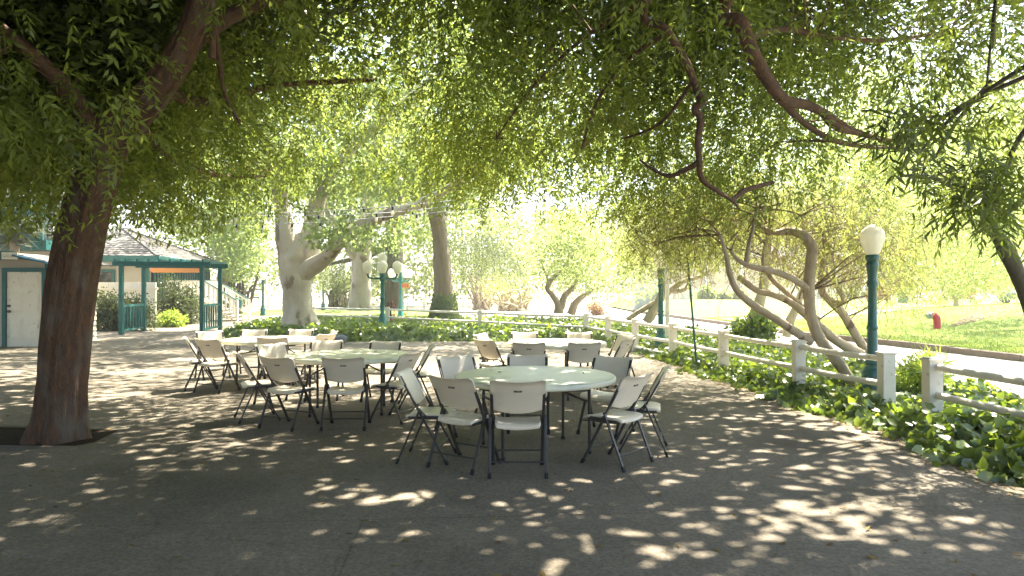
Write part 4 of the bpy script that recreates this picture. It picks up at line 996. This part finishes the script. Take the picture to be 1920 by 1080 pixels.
base1 = Vector((-4.87, 7.3, 0))
root = thing('pepper_tree', 'big leaning tree with thick fluted red brown trunk at the left edge of the terrace', 'tree', base1); og = base1
mb = MB()
TP = [(106,842,7.3,58),(108,822,7.3,52),(112,792,7.3,46),(116,740,7.3,42.5),(121,680,7.3,40.5),(128,600,7.3,39.5),(137,520,7.3,39),(152,440,7.3,38.5),(169,370,7.3,38),(190,310,7.3,36),(208,262,7.25,33),(250,215,7.15,31),(300,160,7.0,28),(345,90,6.9,26),(374,20,6.8,24),(392,-60,6.7,22),(400,-180,6.5,18),(380,-320,6.2,13)]
pts = [P(a, b, d) for a, b, d, r in TP]; rad = [r*d/F for a, b, d, r in TP]; pts, rad = smooth_path(pts, rad, 14)
def fl(t, a):
    k = max(0, 1-t*7)
    return 1+.045*math.sin(5*a+3*t)+.035*math.sin(9*a-5*t+1)+.02*math.sin(14*a+8*t)+k*(.10*math.sin(5*a+1.2)+.06*math.sin(8*a))+.03*math.sin(21*t+2*a)+.05*noise.noise((5*math.cos(a), 5*math.sin(a), 9*t))+.035*noise.noise((15*math.cos(a), 15*math.sin(a), 26*t))
mb.tube(pts, rad, 128, flute=fl); mb.build('trunk', M['bark_red'], root, og)
L1 = []
for l in ([(196,290,7.25,26),(150,200,7.1,20),(80,120,6.8,15),(0,50,6.5,11),(-90,-30,6.2,7)],
          [(345,95,6.9,20),(430,30,7.4,14),(540,-10,8,10),(660,-20,8.6,7)],
          [(398,110,6.9,7),(402,50,6.9,6),(420,170,7.2,4.5),(450,230,7.4,3)],
          [(300,165,7.0,14),(380,190,8.2,9),(520,160,9.4,6),(700,150,10.4,3.5)],
          [(270,200,7.1,14),(240,120,8.2,10),(200,60,9.5,7),(120,20,10.6,4)],
          [(250,220,7.2,12),(330,300,9,7),(420,330,10.5,4),(500,330,11.5,2)]):
    mb = MB(); L1 += limb(mb, l, 8, 5); mb.build('branch', M['bark_limb'], root, og)
C1 = canopy(440, (-11, .3), 5.0, 13.8, .75)
mb = MB(); twigs(mb, C1, L1, .6, .005); mb.build('twig', M['twig'], root, og, kind='stuff')
V, t_ = canopy_leaves(C1, 37); leafmesh('crown', V, M['leaf'], root, og, tint=t_)
leafmesh('shade_crown', np.concatenate([upper(580000, (-18, .6), -14, 13.2, 1.2, 2.6), upper(170000, (-24, -5.5), 9, 20, 1.3, 2.4), upper(170000, (-12, -1.5), 2.5, 12, 1.0, 2.4)]), M['leaf_top'], root, og)  # unseen leaf layers added to shade the foreground and left side

base2 = Vector((2.6, -3.2, 0))
root = thing('pepper_tree', 'tree behind the viewer whose red brown limbs arch down through leaves at upper right', 'tree', base2); og = base2
mb = MB(); limb3(mb, [base2, base2+Vector((0,.1,1.5)), base2+Vector((-.1,.4,3.0)), base2+Vector((-.2,1.0,4.2))], [.42,.3,.28,.24], 20, 5); mb.build('trunk', M['bark_red'], root, og)
top = base2+Vector((-.2,1.0,4.1)); L2 = []
for st, l in (([top, Vector((2.2,1.2,5.6)), Vector((1.7,4.0,5.6))], [(1212,-10,6.6,13),(1250,55,6.7,12),(1288,120,6.8,11),(1308,172,6.9,12),(1316,190,6.9,14),(1303,205,6.9,11),(1314,222,6.9,11.5),(1309,262,6.9,10.5),(1311,300,6.9,9.5),(1316,335,7,8.5),(1345,358,7.1,7.5),(1375,378,7.2,5),(1386,392,7.3,2.5)]),
              ([top, Vector((3.0,1.0,5.7)), Vector((2.8,3.8,5.6))], [(1372,-20,6.8,21),(1390,45,6.9,21),(1412,100,7,21),(1440,150,7.2,19),(1470,188,7.3,18),(1510,196,7.5,15),(1545,212,7.7,13),(1590,240,8,10),(1640,258,8.3,8),(1690,265,8.6,5)])):
    pts = st+[P(a, b, d) for a, b, d, r in l]; rad = [.2,.14,.10]+[.62*r*d/F for a, b, d, r in l]
    mb = MB(); L2 += limb3(mb, pts, rad, 12, 5, .07); mb.build('branch', M['bark_limb'], root, og)
for l in ([(1372,376,7.2,5),(1395,358,7.3,5),(1420,350,7.4,4.5),(1450,342,7.5,3)], [(1308,305,6.9,5),(1285,318,7,5),(1255,330,7.1,4),(1225,318,7.2,3),(1200,300,7.3,2)],
          [(1545,214,7.7,9),(1570,238,7.8,8),(1610,250,8,5),(1650,262,8.2,3),(1690,285,8.4,1.5)], [(1470,190,7.3,10),(1500,225,7.6,6),(1560,262,8,5),(1620,275,8.4,3.5),(1690,278,8.8,2)],
          [(1400,70,6.9,7),(1470,55,7.4,6),(1560,70,8,5),(1660,75,8.6,4),(1780,60,9.2,3)],
          [(1255,60,6.7,5),(1180,110,7.4,4),(1120,190,8.2,3),(1090,280,9,2)], [(1300,150,6.9,4),(1240,230,7.6,3),(1170,260,8.4,2)], [(1212,0,6.6,6),(1110,60,7.2,4),(1010,150,8.2,3),(930,260,9.4,1.6)]):
    mb = MB(); L2 += limb(mb, l, 7, 4); mb.build('branch', M['bark_limb'], root, og)
C2 = canopy(400, (-1.0, 8.2), 5.2, 13.6, .75)
mb = MB(); twigs(mb, C2, L2, .65, .005); mb.build('twig', M['twig'], root, og, kind='stuff')
V, t_ = canopy_leaves(C2, 37); leafmesh('crown', V, M['leaf'], root, og, tint=t_)
leafmesh('shade_crown', upper(340000, (-.4, 9.5), -.5, 13.0, 1.3, 2.4), M['leaf_top'], root, og)  # unseen leaf layer added as a sun blocker

# ---- long leaved tree at the right edge
base3 = Vector((6.9, 8.6, 0)); root = thing('long_leaved_tree', 'dark tree with long drooping leaves leaning in at the right edge', 'tree', base3); og = base3
mb = MB(); limb(mb, [(1990,784,8.6,20),(1960,650,8.6,17),(1920,540,8.5,14),(1890,475,8.4,13),(1868,440,8.3,12),(1852,418,8.2,11),(1846,395,8.1,9)], 12, 5); mb.build('trunk', M['bark_dark'], root, og)
L3 = []
for l in ([(1848,400,8.1,8),(1825,365,7.8,7),(1780,345,7.4,6),(1735,330,7.1,4),(1690,330,6.8,2)], [(1850,405,8.1,8),(1880,340,7.8,6),(1905,270,7.4,5),(1960,200,7,4)], [(1860,420,8.2,6),(1910,380,7.6,5),(1960,330,7.2,3)],
          [(1700,265,8.2,3),(1760,225,7.8,4),(1830,185,7.4,4.5),(1930,140,7,5)], [(1720,290,8,2.5),(1790,215,7.6,4),(1850,170,7.2,4),(1930,120,6.8,5)], [(1750,300,8,2.5),(1800,220,7.8,3.5),(1860,150,7.5,4)], [(1860,90,7,3),(1866,0,6.8,3),(1850,160,7.2,2)]):
    mb = MB(); L3 += limb(mb, l, 7, 4); mb.build('branch', M['bark_dark'], root, og)
C = np.concatenate([pxclumps(24, [(1730,330),(1760,290),(1930,270),(1960,420),(1890,430),(1820,390),(1740,365)], 6.2, 8), pxclumps(15, [(1640,60),(1930,20),(1960,260),(1700,240)], 6, 8.4), pxclumps(5, [(1690,190),(1730,180),(1740,230),(1700,250)], 4.6, 5.4)])
n = len(C)*7; p = np.repeat(C, 7, 0)+rng.normal(0,.13,(n,3)); d = rng.normal(0,.7,(n,3)); d[:,2] -= .6
leafmesh('crown', sprays(p, d, rng.uniform(.2,.4,n), 5, .15, .03, .4, 55), M['leaf_long'], root, og)

# ---- twisted multi trunk tree behind the fence
base4 = Vector((5.1, 10.4, 0)); root = thing('twisted_tree', 'twisted tree with crooked smooth trunks leaning behind the white fence beside the lamp', 'tree', base4); og = base4
mb = MB(); limb(mb, [(1604,738,10.3,10.9),(1586,700,10.35,10.5),(1560,665,10.4,10.5),(1535,632,10.5,10.5),(1522,595,10.5,10.1),(1517,545,10.5,10.1),(1520,495,10.5,9.2),(1523,466,10.5,10.1),(1508,443,10.5,8.8),(1480,433,10.6,7.6),(1450,436,10.7,5.9),(1420,420,10.8,3.4)], 14, 6, .05); mb.build('trunk', M['bark_grey'], root, og)
L4 = []
for l in ([(1520,640,10.5,8.4),(1500,628,10.4,8.0),(1455,598,10.2,7.4),(1412,572,10.1,7.1),(1382,545,10,6.3),(1368,512,10,5.5),(1362,480,10,4.2),(1350,440,10,2.5)],
          [(1616,664,12.2,9.2),(1570,640,12,8.8),(1532,608,11.8,8.0),(1490,572,11.6,7.1),(1450,552,11.4,6.7),(1420,545,11.3,5.9),(1392,524,11.2,5.5),(1388,522,11.1,5.9)],
          [(1518,545,10.5,7.6),(1496,528,10.4,6.3),(1455,510,10.3,5.9),(1410,500,10.2,5.5),(1385,488,10.2,4.2),(1370,470,10.2,2.5)],
          [(1630,668,13,8.4),(1606,630,13,8.0),(1580,588,13,7.6),(1558,565,13,7.6),(1542,548,13,6.7),(1540,520,13,5.9),(1545,480,13,4.2)],
          [(1558,566,13,5.9),(1582,566,12.8,5.9),(1575,545,12.6,5.0),(1560,525,12.6,4.2)],
          [(1535,600,11.8,5.0),(1470,545,11.6,5.0),(1445,520,11.5,4.2),(1430,490,11.5,3.4),(1440,440,11.5,2.5)],
          [(1400,500,10.2,5.0),(1402,470,10.2,4.6),(1412,430,10.3,3.8),(1420,390,10.4,2.5)]):
    mb = MB(); L4 += limb(mb, l, 10, 5, .05); mb.build('branch', M['bark_grey'], root, og)
REG = [(1190,400),(1250,340),(1400,350),(1560,360),(1660,380),(1720,470),(1690,560),(1640,545),(1600,500),(1560,520),(1530,440),(1440,420),(1400,450),(1330,480),(1260,490),(1210,470)]
C = pxclumps(150, REG, 10.2, 14); C_ = np.concatenate([C, pxclumps(60, [(1380,440),(1620,440),(1640,530),(1420,500)], 12, 14.5)])
mb = MB()
for c in C_:
    for _ in range(11):
        q = Vector(c)+Vector((random.gauss(0,.3),random.gauss(0,.3),random.gauss(0,.25))); e = q+Vector((random.gauss(0,.3),random.gauss(0,.3),random.gauss(-.1,.3))); mb.tube([q, (q+e)/2+Vector((random.gauss(0,.05),0,random.gauss(0,.05))), e], [.005,.004,.002], 3, cap=False)
twigs(mb, C, L4, .6, .007); mb.build('twig', M['twig'], root, og, kind='stuff')
n = len(C)*26; p = np.repeat(C, 26, 0)+rng.normal(0,1,(n,3))*np.array([.33,.33,.25]); d = rng.normal(0,.6,(n,3)); d[:,2] -= .5
leafmesh('crown', sprays(p, d, rng.uniform(.15,.3,n), 5, .09, .014, .4, 40), M['leaf_olive'], root, og)
# pale trunks behind it
C = pxclumps(60, [(1330,400),(1500,380),(1560,480),(1480,520),(1400,500),(1330,470)], 17, 21)
bgtree('pale_tree', 'pale upright trunk rising from the ivy mound behind the crooked trunks',
  [[(1404,634,19,14),(1412,600,19,11),(1424,565,19,10),(1434,520,19,8.5),(1438,470,19,7),(1445,410,19,5)], [(1430,540,19,6),(1450,480,19,5),(1475,420,19,3)], [(1474,632,20,9),(1482,600,20,8),(1496,570,20,7),(1510,530,20,5)]],
  M['bark_pale'], cloud(C, (.7,.7,.45), 130, .12, .03, .5), M['leaf_olive'], ((1405-960)/F*19,19,0))
C = pxclumps(70, [(1170,380),(1360,370),(1380,470),(1300,500),(1220,500),(1170,470)], 20, 27)
bgtree('leaning_tree', 'tree with two leaning brown trunks behind the teal lamp post',
  [[(1212,604,24,10),(1224,585,24,9),(1240,555,24,8),(1252,520,24,7),(1262,470,24,5)], [(1176,600,24,5.5),(1192,588,24,5),(1215,575,24,5),(1240,560,24,5),(1262,540,24,5.5),(1285,526,24,5),(1310,520,24,4),(1335,505,24,3)], [(1258,545,24,5),(1280,545,24,4),(1295,530,24,3)]],
  M['bark_grey'], cloud(C, (.9,.9,.5), 120, .15, .04, .5), M['leaf_olive'], ((1212-960)/F*24,24,0))
# small tree on the lawn with drooping crown
C = pxclumps(110, [(1650,420),(1760,400),(1900,430),(1900,540),(1840,560),(1740,560),(1670,540)], 33, 40); zb = lawn_z((1792-960)/F*36, 36)
bgtree('lawn_tree', 'small tree with a thin grey trunk and drooping brown green crown on the lawn',
  [[(1793,584,36,5),(1792,560,36,4),(1790,530,36,3.6),(1786,490,36,2.5),(1780,450,36,1.5)]],
  M['bark_pale'], cloud(C, (1.0,1.0,.6), 130, .26, .05, 1.0), M['leaf_olive'], ((1792-960)/F*36,36,zb))
C = np.concatenate([pxclumps(60, [(1720,180),(2150,120),(2150,380),(1760,390)], 23, 29), np.stack([rng.uniform(13,27,70), rng.uniform(22,33,70), rng.uniform(6.5,9.5,70)], 1)])
bgtree('shade_tree', 'tall leafy tree at the far right whose crown shades the lawn',
  [[(2160,640,26,18),(2150,520,26,16),(2120,420,26,13),(2060,320,26,10),(1960,230,26,7),(1850,170,26,4)], [(2110,400,26,8),(2020,360,26,6),(1900,330,26,4),(1820,310,26,2)]],
  M['bark_brown'], cloud(C, (1.2,1.2,.6), 110, .2, .1, .4), M['leaf_bright'], ((2160-960)/F*26,26,0))
# more leafy trees filling behind the right side
C = np.concatenate([pxclumps(150, [(1560,250),(1960,200),(1960,480),(1700,470),(1560,420)], 13, 24), pxclumps(170, [(1655,370),(1960,360),(1960,520),(1850,545),(1700,540),(1660,500)], 14, 27), pxclumps(150, [(1230,350),(1660,350),(1660,470),(1440,440),(1240,480)], 15, 26), pxclumps(280, [(1180,120),(1700,60),(1700,400),(1400,390),(1220,330)], 15, 25)])
bgtree('leafy_tree', 'bright feathery tree filling the gap behind the right hand lamp globe',
  [[(2020,640,19,16),(2000,540,19,14),(1960,460,19,11),(1900,400,19,8),(1820,350,19,6),(1740,320,19,4)], [(1900,400,19,6),(1840,420,18,4),(1780,430,17,3)]],
  M['bark_brown'], cloud(C, (.8,.8,.55), 150, .12, .028, .6), M['leaf_bright'], ((2020-960)/F*19,19,0))
# far wood and garden trees that read as one mass
C = np.concatenate([pxclumps(150, [(-400,200),(520,250),(560,480),(560,540),(-400,540)], 52, 75), pxclumps(190, [(540,250),(900,260),(960,400),(1000,545),(560,545)], 52, 78),
    pxclumps(120, [(880,400),(1200,410),(1320,400),(1330,545),(900,545)], 60, 85), pxclumps(330, [(1150,300),(2300,150),(2300,548),(1620,548),(1320,515),(1150,530)], 72, 92)])
o = leafmesh('distant_woods', cloud(C, (2.4,2.2,1.4), 110, .42, .24, .3), M['leaf_wood'], kind='stuff'); tag(o, 'hazy mass of sunlit garden trees in the far background', 'woods')
# green trees close behind the house
C = np.concatenate([pxclumps(110, [(290,400),(470,380),(500,470),(430,540),(420,480),(340,450)], 42, 50), np.stack([rng.uniform(-24,-10,110), rng.uniform(33,46,110), rng.uniform(7.5,11,110)], 1)])
bgtree('garden_tree', 'leafy tree overhanging the house roof right of the pergola',
  [[(412,600,46,14),(414,560,46,12),(418,510,46,10),(424,460,46,8),(430,400,46,5)]], M['bark_brown'], cloud(C, (1.3,1.3,.8), 100, .24, .16, .3), M['leaf_syc'], ((412-960)/F*46,46,0))

# ------------------------------------------------------------------ fallen leaves on the terrace
n = 3200; x = rng.uniform(-9, 4.4, n); y = rng.uniform(3.2, 18, n); edge = rng.uniform(0,1,n) < .45
ye = rng.uniform(3.5, 18, n); xe = np.interp(ye, [q[1] for q in EDGE[:8]], [q[0] for q in EDGE[:8]])-np.abs(rng.normal(0,.25,n))
x = np.where(edge, xe, x); y = np.where(edge, ye, y)
zz = np.full(n, .022)
for tx, ty, k in ((.23,6.82,0),(-2.13,8.9,16),(-4.1,11.65,26),(.72,10.95,36)):       # a few lie on the tables
    q = slice(k, k+5); a = rng.uniform(0, 6.28, 5); b = .7*rng.uniform(0, 1, 5)**.5; x[q] = tx+b*np.cos(a); y[q] = ty+b*np.sin(a); zz[q] = .765
p = np.stack([x, y, zz], 1); a = rng.uniform(0,6.28,n); d = nrm(np.stack([np.cos(a), np.sin(a), rng.normal(0,.15,n)], 1)); ww = nrm(np.cross(np.array([0,0,1.])+rng.normal(0,.25,(n,3)), d))
o = leafmesh('leaf_litter', diamonds(p, d, ww, rng.uniform(.025,.085,n), rng.uniform(.01,.03,n), .15), M['deadleaf'], kind='stuff'); tag(o, 'dry fallen leaves scattered on the concrete terrace', 'fallen leaves')

# ------------------------------------------------------------------ thin volume added to imitate glare and bloom in the background
hz = MB(); hz.box((0, 65, 17), (420, 420, 36)); o = hz.build('glare', [], kind='stuff')
hm = bpy.data.materials.new('glare'); hm.use_nodes = True; t = hm.node_tree; t.nodes.remove(t.nodes['Principled BSDF'])
pv = t.nodes.new('ShaderNodeVolumePrincipled'); pv.inputs['Density'].default_value = .002; pv.inputs['Color'].default_value = (.95,.95,.90,1); pv.inputs['Anisotropy'].default_value = .4
t.links.new(pv.outputs[0], t.nodes['Material Output'].inputs['Volume']); o.data.materials.append(hm)
tag(o, 'pale bright haze added as a thin volume over the far trees and lawn', 'glare')
